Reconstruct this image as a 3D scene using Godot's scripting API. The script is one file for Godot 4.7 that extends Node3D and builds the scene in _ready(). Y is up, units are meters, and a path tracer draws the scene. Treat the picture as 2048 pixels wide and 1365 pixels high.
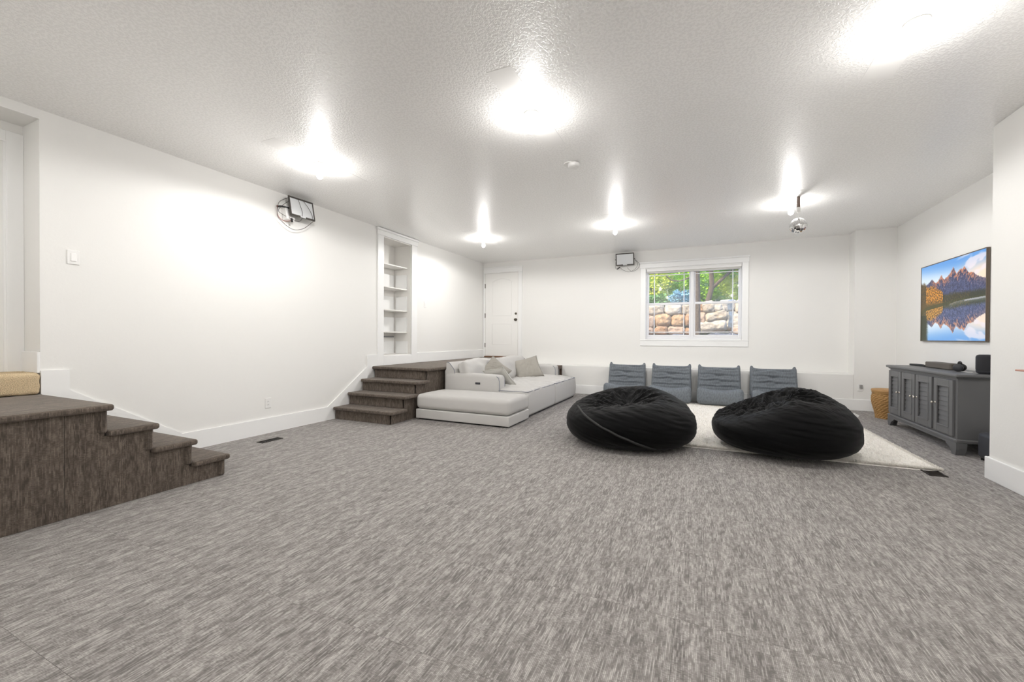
extends Node3D
# Basement den: D is the depth from the camera into the room (z = -D), X to the right along the back wall, metres.

const XL := -4.908   # left wall
const DU := 9.078    # upper back wall, behind the ledge
const DL := 8.782    # lower back wall (ledge front) and pier
const XR := 2.921    # television wall
const XN := 2.282    # near right wall
const DN := 4.977    # where the near right wall ends
const XP := 2.3725   # left side of the pier
const H := 3.045
const LEDGE := 0.608
const PL := 0.726    # raised platform
const BB := 0.19     # baseboard height
const RISE := 0.1815

var M := {}
var rng := RandomNumberGenerator.new()
var used := {}


# ---------------------------------------------------------------- mesh builder
class MB:
	var v := PackedVector3Array()
	var uv := PackedVector2Array()
	var idx := PackedInt32Array()
	var sg := PackedInt32Array()
	var col := PackedColorArray()
	var tint := Color.WHITE
	var next_sg := 0

	func vert(p: Vector3, t: Vector2) -> int:
		v.append(p)
		uv.append(t)
		col.append(tint)
		return v.size() - 1

	func boxuv(p: Vector3, n: Vector3) -> Vector2:
		var a := n.abs()
		if a.y >= a.x and a.y >= a.z:
			return Vector2(p.x, p.z)
		if a.x >= a.z:
			return Vector2(p.z, p.y)
		return Vector2(p.x, p.y)

	func tri_out(a: Vector3, b: Vector3, c: Vector3, mid: Vector3, t: Transform3D) -> void:
		var n := (b - a).cross(c - a)
		if n.length_squared() < 1e-14:
			return
		if n.dot((a + b + c) / 3.0 - mid) > 0.0:
			var k := b
			b = c
			c = k
		var at := t.origin
		for p: Vector3 in [a, b, c]:
			idx.append(vert(t * p, boxuv(p + at, n)))
		sg.append(-1)

	func quad_out(a: Vector3, b: Vector3, c: Vector3, d: Vector3, mid: Vector3, t: Transform3D) -> void:
		tri_out(a, b, c, mid, t)
		tri_out(a, c, d, mid, t)

	# box of size s round c, edges chamfered by r
	func box(c: Vector3, s: Vector3, r := 0.0, basis := Basis()) -> MB:
		var h := s / 2.0
		var t := Transform3D(basis, c)
		r = minf(r, minf(h.x, minf(h.y, h.z)) * 0.95)
		var pt := func(g: Vector3, axis: int) -> Vector3:
			var k := h - Vector3(r, r, r)
			k[axis] = h[axis]
			return k * g
		for axis in 3:
			var u := (axis + 1) % 3
			var w := (axis + 2) % 3
			for sgn: float in [-1.0, 1.0]:
				var q := []
				for e: Vector2 in [Vector2(-1, -1), Vector2(1, -1), Vector2(1, 1), Vector2(-1, 1)]:
					var g := Vector3()
					g[axis] = sgn
					g[u] = e.x
					g[w] = e.y
					q.append(pt.call(g, axis))
				quad_out(q[0], q[1], q[2], q[3], Vector3.ZERO, t)
			if r > 0.0:
				for e: Vector2 in [Vector2(-1, -1), Vector2(1, -1), Vector2(1, 1), Vector2(-1, 1)]:
					var g0 := Vector3()
					g0[u] = e.x
					g0[w] = e.y
					var g1 := g0
					g0[axis] = -1
					g1[axis] = 1
					quad_out(pt.call(g0, u), pt.call(g1, u), pt.call(g1, w), pt.call(g0, w), Vector3.ZERO, t)
		if r > 0.0:
			for x: float in [-1.0, 1.0]:
				for y: float in [-1.0, 1.0]:
					for z: float in [-1.0, 1.0]:
						var g := Vector3(x, y, z)
						tri_out(pt.call(g, 0), pt.call(g, 1), pt.call(g, 2), Vector3.ZERO, t)
		return self

	# box between two corners given as X, Y, D
	func span(x0: float, x1: float, y0: float, y1: float, d0: float, d1: float, r := 0.0) -> MB:
		return box(Vector3((x0 + x1) / 2, (y0 + y1) / 2, -(d0 + d1) / 2), Vector3(absf(x1 - x0), absf(y1 - y0), absf(d1 - d0)), r)

	func fix(first: int) -> void:   # turn a closed piece so that its front faces run clockwise
		var mid := Vector3()
		for k in range(first, idx.size()):
			mid += v[idx[k]]
		mid /= maxf(1.0, idx.size() - first)
		var vol := 0.0
		for k in range(first, idx.size(), 3):
			vol += (v[idx[k]] - mid).dot((v[idx[k + 1]] - mid).cross(v[idx[k + 2]] - mid))
		if vol > 0.0:
			for k in range(first, idx.size(), 3):
				var s := idx[k + 1]
				idx[k + 1] = idx[k + 2]
				idx[k + 2] = s

	func grid(fn: Callable, nu: int, nv: int, closed := true, flip := false, uvs := Vector2.ONE, smooth := true) -> MB:
		var first := idx.size()
		var base := v.size()
		for j in nv + 1:
			for i in nu + 1:
				var a := float(i) / nu
				var b := float(j) / nv
				vert(fn.call(a, b), Vector2(a, b) * uvs)
		for j in nv:
			for i in nu:
				var p := base + j * (nu + 1) + i
				var q := p + nu + 1
				for t: Array in [[p, p + 1, q + 1], [p, q + 1, q]]:
					var a := v[t[0]]
					var b := v[t[1]]
					var c := v[t[2]]
					if (b - a).cross(c - a).length_squared() < 1e-16:
						continue
					idx.append_array([t[0], t[1], t[2]] if not flip else [t[0], t[2], t[1]])
					sg.append(next_sg if smooth else -1)
		if closed:
			fix(first)
		next_sg += 1
		return self

	# soft box: rounded by r, n steps per rounding, m per flat; deform(Vector3 local, Vector3 unit) -> Vector3
	func rbox(c: Vector3, s: Vector3, r: float, n := 4, m := 1, deform = null, basis := Basis()) -> MB:
		var h := s / 2.0
		r = minf(r, minf(h.x, minf(h.y, h.z)) * 0.98)
		var lines := []
		for a in 3:
			var l := []
			for k in n:
				l.append(-h[a] + r * k / n)
			for k in m:
				l.append(lerpf(-h[a] + r, h[a] - r, float(k) / m))
			for k in n + 1:
				l.append(h[a] - r + r * k / n)
			lines.append(l)
		var first := idx.size()
		var k3 := h - Vector3(r, r, r)
		for axis in 3:
			var u := (axis + 1) % 3
			var w := (axis + 2) % 3
			var lu: Array = lines[u]
			var lw: Array = lines[w]
			for sgn: float in [-1.0, 1.0]:
				var base := v.size()
				for y: float in lw:
					for x: float in lu:
						var p := Vector3()
						p[axis] = sgn * h[axis]
						p[u] = x
						p[w] = y
						var inner := p.clamp(-k3, k3)
						var o := inner + r * (p - inner).normalized()
						o = o.snapped(Vector3.ONE * 1e-6)
						if deform != null:
							o = deform.call(o, o / h)
						vert(c + basis * o, boxuv(o + c, p * Vector3(1.0 / h.x, 1.0 / h.y, 1.0 / h.z) if true else p))
				for j in lw.size() - 1:
					for i in lu.size() - 1:
						var a := base + j * lu.size() + i
						var b := a + lu.size()
						if sgn > 0:
							idx.append_array([a, b + 1, a + 1, a, b, b + 1])
						else:
							idx.append_array([a, a + 1, b + 1, a, b + 1, b])
						sg.append_array([next_sg, next_sg])
		fix(first)
		next_sg += 1
		return self

	func tube(path: PackedVector3Array, r: float, n := 8, r_end := -1.0) -> MB:
		var first := idx.size()
		var base := v.size()
		var up := Vector3.UP
		var d0 := (path[1] - path[0]).normalized()
		if absf(d0.dot(up)) > 0.9:
			up = Vector3.RIGHT
		var side := d0.cross(up).normalized()
		for k in path.size():
			var d := (path[mini(k + 1, path.size() - 1)] - path[maxi(k - 1, 0)]).normalized()
			side = (side - d * side.dot(d)).normalized()
			var o := d.cross(side)
			var rr := r if r_end < 0 else lerpf(r, r_end, float(k) / (path.size() - 1))
			for i in n:
				var a := TAU * i / n
				vert(path[k] + (side * cos(a) + o * sin(a)) * rr, Vector2(float(i) / n, float(k)))
		for k in path.size() - 1:
			for i in n:
				var a := base + k * n + i
				var b := base + k * n + (i + 1) % n
				idx.append_array([a, b, b + n, a, b + n, a + n])
				sg.append_array([next_sg, next_sg])
		var c0 := vert(path[0], Vector2())
		var c1 := vert(path[path.size() - 1], Vector2())
		var e := base + (path.size() - 1) * n
		for i in n:
			idx.append_array([c0, base + (i + 1) % n, base + i, c1, e + i, e + (i + 1) % n])
			sg.append_array([-1, -1])
		fix(first)
		next_sg += 1
		return self

	# profile: Vector2(radius, y); closed solid when it starts and ends on the axis
	func lathe(profile: Array, n: int, t := Transform3D(), smooth := true) -> MB:
		var first := idx.size()
		var base := v.size()
		for p: Vector2 in profile:
			for i in n + 1:
				var a := TAU * (i % n) / n
				vert(t * Vector3(p.x * cos(a), p.y, p.x * sin(a)), Vector2(float(i) / n, p.y))
		for k in profile.size() - 1:
			for i in n:
				var a := base + k * (n + 1) + i
				var b := a + n + 1
				for q: Array in [[a, a + 1, b + 1], [a, b + 1, b]]:
					if (v[q[1]] - v[q[0]]).cross(v[q[2]] - v[q[0]]).length_squared() > 1e-18:
						idx.append_array([q[0], q[1], q[2]])
						sg.append(next_sg if smooth else -1)
			if smooth and k + 2 < profile.size():
				var p0: Vector2 = profile[k]
				var p1: Vector2 = profile[k + 1]
				var p2: Vector2 = profile[k + 2]
				if absf((p1 - p0).angle_to(p2 - p1)) > 0.9:
					next_sg += 1
		fix(first)
		next_sg += 1
		return self

	# prism over a 2D outline: o + x*ax + y*ay, thick along dir
	func prism(poly: PackedVector2Array, o: Vector3, ax: Vector3, ay: Vector3, dir: Vector3) -> MB:
		var first := idx.size()
		var tr := Geometry2D.triangulate_polygon(poly)
		var at := func(p: Vector2, k: float) -> Vector3: return o + ax * p.x + ay * p.y + dir * k
		for k in 2:
			for i in range(0, tr.size(), 3):
				var q := [tr[i], tr[i + 1], tr[i + 2]] if k == 0 else [tr[i], tr[i + 2], tr[i + 1]]
				for j: int in q:
					var p: Vector3 = at.call(poly[j], float(k))
					idx.append(vert(p, boxuv(p, dir)))
				sg.append(-1)
		# sides, turned to agree with the caps
		var area := 0.0
		var n := poly.size()
		for i in n:
			area += poly[i].cross(poly[(i + 1) % n])
		var t0 := poly[tr[0]]
		var same := (poly[tr[1]] - t0).cross(poly[tr[2]] - t0) * area > 0.0
		for i in n:
			var a: Vector3 = at.call(poly[i], 0.0)
			var b: Vector3 = at.call(poly[(i + 1) % n], 0.0)
			var a1: Vector3 = at.call(poly[i], 1.0)
			var b1: Vector3 = at.call(poly[(i + 1) % n], 1.0)
			var nn := (b - a).cross(dir)
			for q: Array in ([[b, a, a1], [b, a1, b1]] if same else [[a, b, b1], [a, b1, a1]]):
				for p: Vector3 in q:
					idx.append(vert(p, boxuv(p, nn)))
				sg.append(-1)
		fix(first)
		return self

	func mesh(colors := false) -> ArrayMesh:
		var st := SurfaceTool.new()
		st.begin(Mesh.PRIMITIVE_TRIANGLES)
		for t in sg.size():
			st.set_smooth_group(sg[t])
			for k in 3:
				var i := idx[t * 3 + k]
				st.set_uv(uv[i])
				if colors:
					st.set_color(col[i])
				st.add_vertex(v[i])
		st.generate_normals()
		st.index()
		return st.commit()


func mb() -> MB:
	return MB.new()

func P(x: float, y: float, d: float) -> Vector3:
	return Vector3(x, y, -d)

func numbered(n: String) -> String:
	if not used.has(n):
		used[n] = 0
		return n
	used[n] += 1
	return "%s_%03d" % [n, used[n]]

func put(called: String, b: MB, m: Material, parent: Node = self, colors := false) -> MeshInstance3D:
	return putm(called, b.mesh(colors), m, parent)

func putm(called: String, mesh: Mesh, m: Material, parent: Node = self) -> MeshInstance3D:
	var o := MeshInstance3D.new()
	o.mesh = mesh
	o.material_override = m
	o.name = numbered(called) if parent == self else part_name(called, parent)
	parent.add_child(o, true)
	return o

func part_name(n: String, parent: Node) -> String:
	if not parent.has_node(n):
		return n
	var k := 1
	while parent.has_node("%s_%03d" % [n, k]):
		k += 1
	return "%s_%03d" % [n, k]

func thing(called: String, label: String, category: String, at := Vector3.ZERO, turn := 0.0, group := "") -> Node3D:
	var o := Node3D.new()
	o.name = numbered(called)
	add_child(o, true)
	o.position = at
	o.rotation.y = turn
	return tag(o, label, category, group)

func tag(o: Node3D, label: String, category: String, group := "") -> Node3D:
	o.set_meta("label", label)
	o.set_meta("category", category)
	if group:
		o.set_meta("group", group)
	return o

func setting(called: String, label: String, category: String) -> Node3D:
	var o := thing(called, label, category)
	o.set_meta("kind", "structure")
	return o

func struct(called: String, b: MB, m: Material, label: String, category: String) -> MeshInstance3D:
	var o := put(called, b, m)
	o.set_meta("kind", "structure")
	tag(o, label, category)
	return o

func copy(o: Node3D, label: String) -> Node3D:
	var c: Node3D = o.duplicate()
	c.name = numbered(String(o.name))
	add_child(c, true)
	c.set_meta("label", label)
	return c


# ---------------------------------------------------------------- materials
func c8(r: float, g: float, b: float) -> Color:
	return Color(r / 255.0, g / 255.0, b / 255.0)

func mat(called: String, c: Color, rough: float, metal := 0.0, spec := 0.5) -> StandardMaterial3D:
	var m := StandardMaterial3D.new()
	m.resource_name = called
	m.albedo_color = c
	m.roughness = rough
	m.metallic = metal
	m.metallic_specular = spec
	M[called] = m
	return m

func noise(freq: float, seed_: int, octaves := 3, kind := FastNoiseLite.TYPE_SIMPLEX_SMOOTH) -> FastNoiseLite:
	var n := FastNoiseLite.new()
	n.noise_type = kind
	n.seed = seed_
	n.frequency = freq
	n.fractal_octaves = octaves
	return n

func tex(im: Image) -> ImageTexture:
	return ImageTexture.create_from_image(im)

func relief(m: StandardMaterial3D, t: Texture2D, cm: float, metres: float) -> void:
	m.heightmap_enabled = true
	m.heightmap_texture = t
	m.heightmap_scale = cm
	m.uv1_triplanar = true
	m.uv1_world_triplanar = true
	m.uv1_scale = Vector3.ONE / metres

func carpet_image() -> Image:
	# ribbed loop carpet, 1.2192 m a side: streaks along the ribs, crossed by short broken bars
	var w := 1024
	var ribs := 205
	var along := noise(0.10, 11, 2).get_seamless_image(ribs, 30)
	along.convert(Image.FORMAT_L8)
	along.resize(ribs, w, Image.INTERPOLATE_CUBIC)
	var along2 := noise(0.48, 23, 2).get_seamless_image(ribs, 30)
	along2.convert(Image.FORMAT_L8)
	along2.resize(ribs, w, Image.INTERPOLATE_CUBIC)
	var cross := noise(0.2, 37, 2).get_seamless_image(170, w)
	cross.convert(Image.FORMAT_L8)
	cross.resize(w, w, Image.INTERPOLATE_CUBIC)
	var blot := noise(0.008, 5, 3).get_seamless_image(w, w)
	blot.convert(Image.FORMAT_L8)
	var da := along.get_data()
	var da2 := along2.get_data()
	var dc := cross.get_data()
	var db := blot.get_data()
	var out := PackedByteArray()
	out.resize(w * w * 3)
	var k := 0
	var clump := noise(0.085, 53, 2).get_seamless_image(256, 160)
	clump.convert(Image.FORMAT_L8)
	clump.resize(w, w, Image.INTERPOLATE_CUBIC)
	var dm := clump.get_data()
	var yarn := RandomNumberGenerator.new()
	yarn.seed = 77
	var dash := PackedFloat32Array()   # one tone per rib and 3 cm stitch run
	var fleck := PackedFloat32Array()
	for i in 206 * 42:
		dash.append(yarn.randf() - 0.5)
	for i in 206 * 172:
		fleck.append(yarn.randf() - 0.5)
	var rib := [0.62, 0.9, 1.1, 1.1, 0.92]  # valleys between ribs darkened: crease shade painted into the tone instead of relief
	for y in w:
		for x in w:
			var r := x / 5
			var a := da[y * ribs + r] / 255.0
			var a2 := da2[y * ribs + r] / 255.0
			var c := dc[y * w + x] / 255.0
			var mask := clampf(db[y * w + x] / 255.0 * 2.4 - 0.7, 0.0, 1.0)
			var m := smoothstep(0.5, 0.66, dm[y * w + x] / 255.0)
			var run := (y + r * 411) % w / 25
			var fl := fleck[r * 171 + (y + r * 37) % w / 6]
			var t := 0.58 + (smoothstep(0.41, 0.59, a2) - 0.5) * 0.46 * (1.0 - 0.6 * mask) + (smoothstep(0.35, 0.65, a) - 0.5) * 0.22
			t += (smoothstep(0.3, 0.7, c) - 0.5) * 0.30 * (0.2 + 0.8 * mask)
			t += dash[r * 41 + run % 41] * 0.24 + fl * 0.24
			t -= m * (0.07 + 0.2 * (fl + 0.5))
			t = clampf(t * rib[x % 5], 0.0, 1.1)
			out[k] = int(lerpf(100, 182, t))
			out[k + 1] = int(lerpf(95, 177, t))
			out[k + 2] = int(lerpf(92, 173, t))
			k += 3
	return Image.create_from_data(w, w, false, Image.FORMAT_RGB8, out)

func knockdown_image() -> Image:
	# trowelled drywall texture: flattened plateaus with ragged edges
	var w := 1024
	var n := noise(0.022, 71, 4).get_seamless_image(w, w)
	var n2 := noise(0.06, 72, 3).get_seamless_image(w, w)
	n.convert(Image.FORMAT_L8)
	n2.convert(Image.FORMAT_L8)
	var a := n.get_data()
	var b := n2.get_data()
	var out := PackedByteArray()
	out.resize(w * w)
	for i in w * w:
		var t := a[i] / 255.0 * 0.7 + b[i] / 255.0 * 0.3
		out[i] = int(255.0 * clampf(smoothstep(0.44, 0.56, t) * 0.8 + t * 0.2, 0.0, 1.0))
	return Image.create_from_data(w, w, false, Image.FORMAT_L8, out)

func noise_image(w: int, freq: float, seed_: int, octaves := 3) -> Image:
	var n := noise(freq, seed_, octaves).get_seamless_image(w, w)
	n.convert(Image.FORMAT_L8)
	return n

func mottled(m: StandardMaterial3D, w: int, freq: float, seed_: int, lo: float, hi: float, metres: float, relief_cm := 0.0) -> void:
	var g := noise_image(w, freq, seed_)
	if relief_cm > 0.0:
		relief(m, tex(g), relief_cm, metres)
	var c := g.duplicate()
	var d: PackedByteArray = c.get_data()
	for i in d.size():
		d[i] = int(clampf(lerpf(lo, hi, d[i] / 255.0), 0, 1) * 255)
	m.albedo_texture = tex(Image.create_from_data(w, w, false, Image.FORMAT_L8, d))
	m.uv1_triplanar = true
	m.uv1_scale = Vector3.ONE / metres

func cord_image() -> Image:   # corduroy: fine ribs
	var w := 256
	var im := Image.create(w, w, false, Image.FORMAT_L8)
	var n := noise(0.05, 9, 2)
	for y in w:
		for x in w:
			var t := 0.5 + 0.5 * sin(TAU * x / 8.0)
			var k := clampf(0.93 + 0.06 * t + n.get_noise_2d(x, y * 0.3) * 0.14, 0, 1)
			im.set_pixel(x, y, Color(k, k, k))
	return im

func picture_image() -> Image:
	# the photograph on the television: peaks at sunrise mirrored in a lake, yellow trees on the bank
	var w := 640
	var h := 360
	var im := Image.create(w, h, false, Image.FORMAT_RGB8)
	var peaks := [Vector2(0, .306), Vector2(.095, .253), Vector2(.15, .225), Vector2(.2, .19), Vector2(.235, .225), Vector2(.272, .253), Vector2(.32, .215), Vector2(.362, .165), Vector2(.39, .21), Vector2(.42, .225), Vector2(.467, .2), Vector2(.51, .16), Vector2(.555, .1), Vector2(.58, .155), Vector2(.603, .2), Vector2(.63, .165), Vector2(.662, .15), Vector2(.69, .155), Vector2(.718, .13), Vector2(.745, .175), Vector2(.774, .215), Vector2(.827, .22), Vector2(.865, .25), Vector2(.899, .276), Vector2(1, .32)]
	var trees := [Vector2(0, .222), Vector2(.071, .225), Vector2(.118, .29), Vector2(.17, .28), Vector2(.222, .29), Vector2(.293, .33), Vector2(.36, .36), Vector2(.4, .42), Vector2(.45, .425), Vector2(.555, .415), Vector2(.73, .433), Vector2(.889, .432), Vector2(1, .435)]
	var shore := [Vector2(0, .66), Vector2(.06, .62), Vector2(.102, .6), Vector2(.293, .574), Vector2(.467, .553), Vector2(.591, .528), Vector2(.73, .518), Vector2(1, .512)]
	var at := func(list: Array, u: float) -> float:
		for i in list.size() - 1:
			if u <= list[i + 1].x:
				return lerpf(list[i].y, list[i + 1].y, (u - list[i].x) / (list[i + 1].x - list[i].x))
		return list[-1].y
	var rough := noise(0.06, 3, 4)
	var fine := noise(0.25, 4, 3)
	var cloud := noise(0.012, 8, 3)
	var sky := func(u: float, v: float, px: float, py: float) -> Color:
		var c := Color(.36, .60, .86).lerp(Color(.82, .88, .93), smoothstep(0.0, 0.24, v - 0.10 * u + 0.03))
		c = c.lerp(Color(.98, .86, .76), smoothstep(.5, 1.0, u) * smoothstep(0.0, 0.25, v))
		var k := smoothstep(0.0, 0.3, cloud.get_noise_2d(px * 0.25 - py * 0.5 + 40.0, py * 1.1 + px * 0.3)) * smoothstep(.5, .8, u)
		return c.lerp(Color(.93, .88, .90), k * 0.75)
	var land := func(u: float, v: float, px: float, py: float) -> Color:
		var top: float = at.call(peaks, u) + rough.get_noise_2d(px * 2.2, 0) * 0.018
		var wood: float = at.call(trees, u) + fine.get_noise_2d(px * 1.3, 7) * 0.05
		if v > wood:
			var g := fine.get_noise_2d(px * 0.55, py * 0.3) * 2.4
			if u < .39:
				var gold := Color(.90, .60, .14).lerp(Color(.22, .15, .05), clampf(0.45 + g * 1.3, 0, 1))
				if u < .09:
					gold = gold.lerp(Color(.12, .13, .05), 0.65)
				return gold.lerp(Color(.34, .27, .11), smoothstep(.46, .55, v))
			return Color(.09, .13, .07).lerp(Color(.34, .27, .10), clampf(0.25 + g * 1.3, 0, 1) * (0.9 if v < .5 else 1.2) * (1.0 if u < .8 else .35))
		if v > top:
			var t := clampf((v - top) / 0.17, 0, 1)
			var r := rough.get_noise_2d(px * 1.1 + py * 0.7, py * 0.8)
			var peak := clampf(0.95 - t * 2.0 + r * 1.8, 0, 1) * smoothstep(.14, .26, u) * (1.0 - smoothstep(.8, .92, u) * .7)
			var c := Color(.12, .15, .30).lerp(Color(.26, .30, .47), clampf(0.5 + r * 1.5, 0, 1))
			c = c.lerp(Color(.86, .52, .32), peak * 0.85)
			if rough.get_noise_2d(px * 3.0 - py * 2.0, py * 2.0 + 90) > .42:
				c = c.lerp(Color(.86, .86, .90), 0.6)
			return c
		return sky.call(u, v, px, py)
	for y in h:
		for x in w:
			var u := (x + .5) / w
			var v := (y + .5) / h
			var bank: float = at.call(shore, u) + fine.get_noise_2d(x, 40) * 0.006
			var c: Color
			if v < bank:
				c = land.call(u, v, float(x), float(y))
				if v > bank - 0.055 * (1.0 - u * .7):
					c = c.lerp(Color(.22, .24, .07), 0.6)
			else:
				var mv := 1.03 - v + (0.02 if u > .5 else 0.0)
				mv = .5 - (v - .52) * 1.02
				c = land.call(u, mv, x + fine.get_noise_2d(x * .4, y * 2.0) * 3.0, mv * h)
				c = c.lerp(Color(.62, .72, .80), 0.14)
				if v < bank + 0.05 and u > .5:
					c = c.lerp(Color(.78, .78, .82), 0.35 * (1.0 - (v - bank) / 0.05) + (0.4 if v < bank + .02 and u > .72 else 0.0))
				if u < .12 + fine.get_noise_2d(x * 2.0, y * .7) * .05 - maxf(0.0, .75 - v) * .2 and v > .66:
					c = Color(.10, .14, .06).lerp(Color(.20, .22, .08), clampf(fine.get_noise_2d(x * 2.0, y * 2.0) + .4, 0, 1))
			im.set_pixel(x, y, c)
	return im

func make_materials() -> void:
	var bumpy := tex(knockdown_image())
	var wall := mat("wall_paint", c8(240, 239, 236), 0.6)
	relief(wall, bumpy, 0.012, 0.9)
	var ceil_ := mat("ceiling_paint", c8(255, 254, 252), 0.34, 0.0, 0.8)
	var flecks := knockdown_image()
	var fd := flecks.get_data()
	for i in fd.size():
		fd[i] = 243 + fd[i] * 12 / 255
	ceil_.albedo_texture = tex(Image.create_from_data(1024, 1024, false, Image.FORMAT_L8, fd))
	ceil_.clearcoat_enabled = true
	ceil_.clearcoat = 1.0
	ceil_.clearcoat_roughness = 0.3
	relief(ceil_, bumpy, 0.17, 0.62)
	mat("patch_paint", c8(246, 245, 243), 0.45)
	mat("trim_paint", c8(246, 246, 245), 0.38)
	mat("door_paint", c8(245, 244, 241), 0.4)
	mat("shelf_paint", c8(240, 238, 234), 0.45)
	var carpet := mat("carpet", Color.WHITE, 0.82, 0.0, 0.45)
	carpet.albedo_texture = tex(carpet_image())
	carpet.uv1_scale = Vector3.ONE / 1.2192
	carpet.rim_enabled = true
	carpet.rim = 0.3
	carpet.rim_tint = 0.5
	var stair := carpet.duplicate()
	stair.resource_name = "shaded_stair_carpet"
	stair.albedo_color = c8(172, 160, 148)  # same carpet as the floor; shade of the stairs put into the tint
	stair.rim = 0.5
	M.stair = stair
	mat("slab", c8(60, 57, 54), 0.9)
	var tan_ := mat("tan_carpet", c8(240, 216, 178), 0.95, 0.0, 0.2)
	mottled(tan_, 256, 0.09, 21, 0.7, 1.08, 0.16, 0.5)
	var rug := mat("rug_pile", c8(255, 251, 244), 0.95, 0.0, 0.2)
	mottled(rug, 256, 0.05, 22, 0.93, 1.05, 0.3, 0.4)
	var velvet := mat("black_velvet", c8(5, 5, 6), 0.62, 0.0, 0.2)
	mottled(velvet, 256, 0.03, 31, 0.75, 1.2, 0.5)
	velvet.rim_enabled = true
	velvet.rim = 0.12
	velvet.rim_tint = 0.0
	mat("flap", c8(26, 26, 25), 0.6)
	var linen := mat("light_linen", c8(204, 202, 199), 0.9, 0.0, 0.3)
	mottled(linen, 256, 0.12, 41, 0.9, 1.06, 0.12, 0.06)
	var pale := mat("pale_linen", c8(196, 194, 188), 0.92, 0.0, 0.3)
	mottled(pale, 256, 0.12, 43, 0.88, 1.08, 0.12, 0.06)
	mat("piping_cord", c8(140, 142, 150), 0.8)
	var grey := mat("grey_linen", c8(166, 162, 154), 0.92, 0.0, 0.3)
	mottled(grey, 256, 0.12, 42, 0.86, 1.08, 0.12, 0.06)
	var cord := mat("blue_cord", c8(121, 127, 133), 0.9, 0.0, 0.3)
	cord.albedo_texture = tex(cord_image())
	cord.uv1_scale = Vector3(4, 4, 4)
	cord.rim_enabled = true
	cord.rim = 0.25
	cord.rim_tint = 0.4
	mat("cabinet_paint", c8(98, 98, 99), 0.42)
	mat("knob_metal", c8(220, 214, 204), 0.22, 1.0)
	mat("black_plastic", c8(20, 20, 21), 0.4)
	mat("dark_fabric", c8(38, 38, 42), 0.85)
	mat("charcoal", c8(52, 53, 58), 0.55)
	mat("bar_grey", c8(92, 86, 79), 0.6)
	mat("bezel", c8(104, 92, 80), 0.45, 0.2)
	mat("white_plastic", c8(240, 239, 237), 0.35)
	mat("slot", c8(150, 149, 147), 0.6)
	mat("porcelain", c8(238, 237, 234), 0.25)
	mat("mirror", c8(235, 235, 235), 0.06, 1.0)
	mat("motor", c8(120, 104, 96), 0.5)
	mat("screen_white", c8(226, 228, 230), 0.35)
	mat("monitor_frame", c8(70, 66, 62), 0.5)
	mat("cable_dark", c8(74, 70, 68), 0.6)
	mat("cable_red", c8(150, 84, 72), 0.6)
	mat("bronze", c8(92, 86, 76), 0.35, 0.8)
	mat("threshold_wood", c8(120, 84, 58), 0.5)
	var wood := mat("dark_wood", c8(92, 74, 62), 0.55)
	mottled(wood, 256, 0.03, 51, 0.7, 1.15, 0.5)
	mat("pink_wood", c8(190, 138, 122), 0.5)
	var rattan := mat("rattan", c8(186, 144, 88), 0.65)
	mottled(rattan, 128, 0.06, 61, 0.75, 1.1, 0.12)
	mat("rattan_lid", c8(182, 142, 92), 0.65)
	mat("vent_metal", c8(40, 34, 30), 0.5, 0.4)
	mat("label_grey", c8(150, 150, 152), 0.6)
	mat("frame_vinyl", c8(238, 238, 240), 0.35)
	mat("blind_fabric", c8(214, 212, 208), 0.8)
	var glass := mat("glass", Color(1, 1, 1, 0.06), 0.02)
	glass.transparency = BaseMaterial3D.TRANSPARENCY_ALPHA
	for k in 5:
		var st := mat("boulder_%d" % k, [c8(184, 168, 142), c8(172, 140, 102), c8(162, 126, 90), c8(192, 180, 158), c8(172, 148, 124)][k], 0.9)
		mottled(st, 256, 0.02, 80 + k, 0.72, 1.08, 1.1, 3.0)
	var rock := mat("grey_rock", c8(96, 98, 100), 0.9)
	mottled(rock, 256, 0.03, 90, 0.6, 1.1, 0.6, 2.0)
	var soil := mat("soil", c8(112, 96, 74), 0.95)
	mottled(soil, 256, 0.04, 91, 0.6, 1.2, 1.5)
	var grass := mat("hill_grass", c8(92, 124, 46), 0.95)
	mottled(grass, 256, 0.05, 92, 0.5, 1.2, 1.2)
	var bark := mat("bark", c8(92, 78, 62), 0.95)
	mottled(bark, 256, 0.04, 93, 0.6, 1.2, 0.4, 1.0)
	var greens := [c8(156, 198, 46), c8(104, 164, 40), c8(200, 206, 66), c8(116, 160, 172), c8(76, 124, 42)]
	for k in 5:
		var lf := mat("leaf_%d" % k, greens[k], 0.6)
		lf.backlight_enabled = true
		lf.backlight = greens[k] * 0.7
	var pic := mat("screen_picture", Color.BLACK, 0.35)
	pic.emission_enabled = true
	pic.emission_texture = tex(picture_image())
	pic.emission_operator = BaseMaterial3D.EMISSION_OP_MULTIPLY
	pic.emission = Color.WHITE
	pic.emission_energy_multiplier = 0.74
	var glow := mat("bulb_glow", c8(250, 248, 244), 0.4)
	glow.emission_enabled = true
	glow.emission = Color(1.0, 0.985, 0.96)
	glow.emission_energy_multiplier = 6.0


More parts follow.
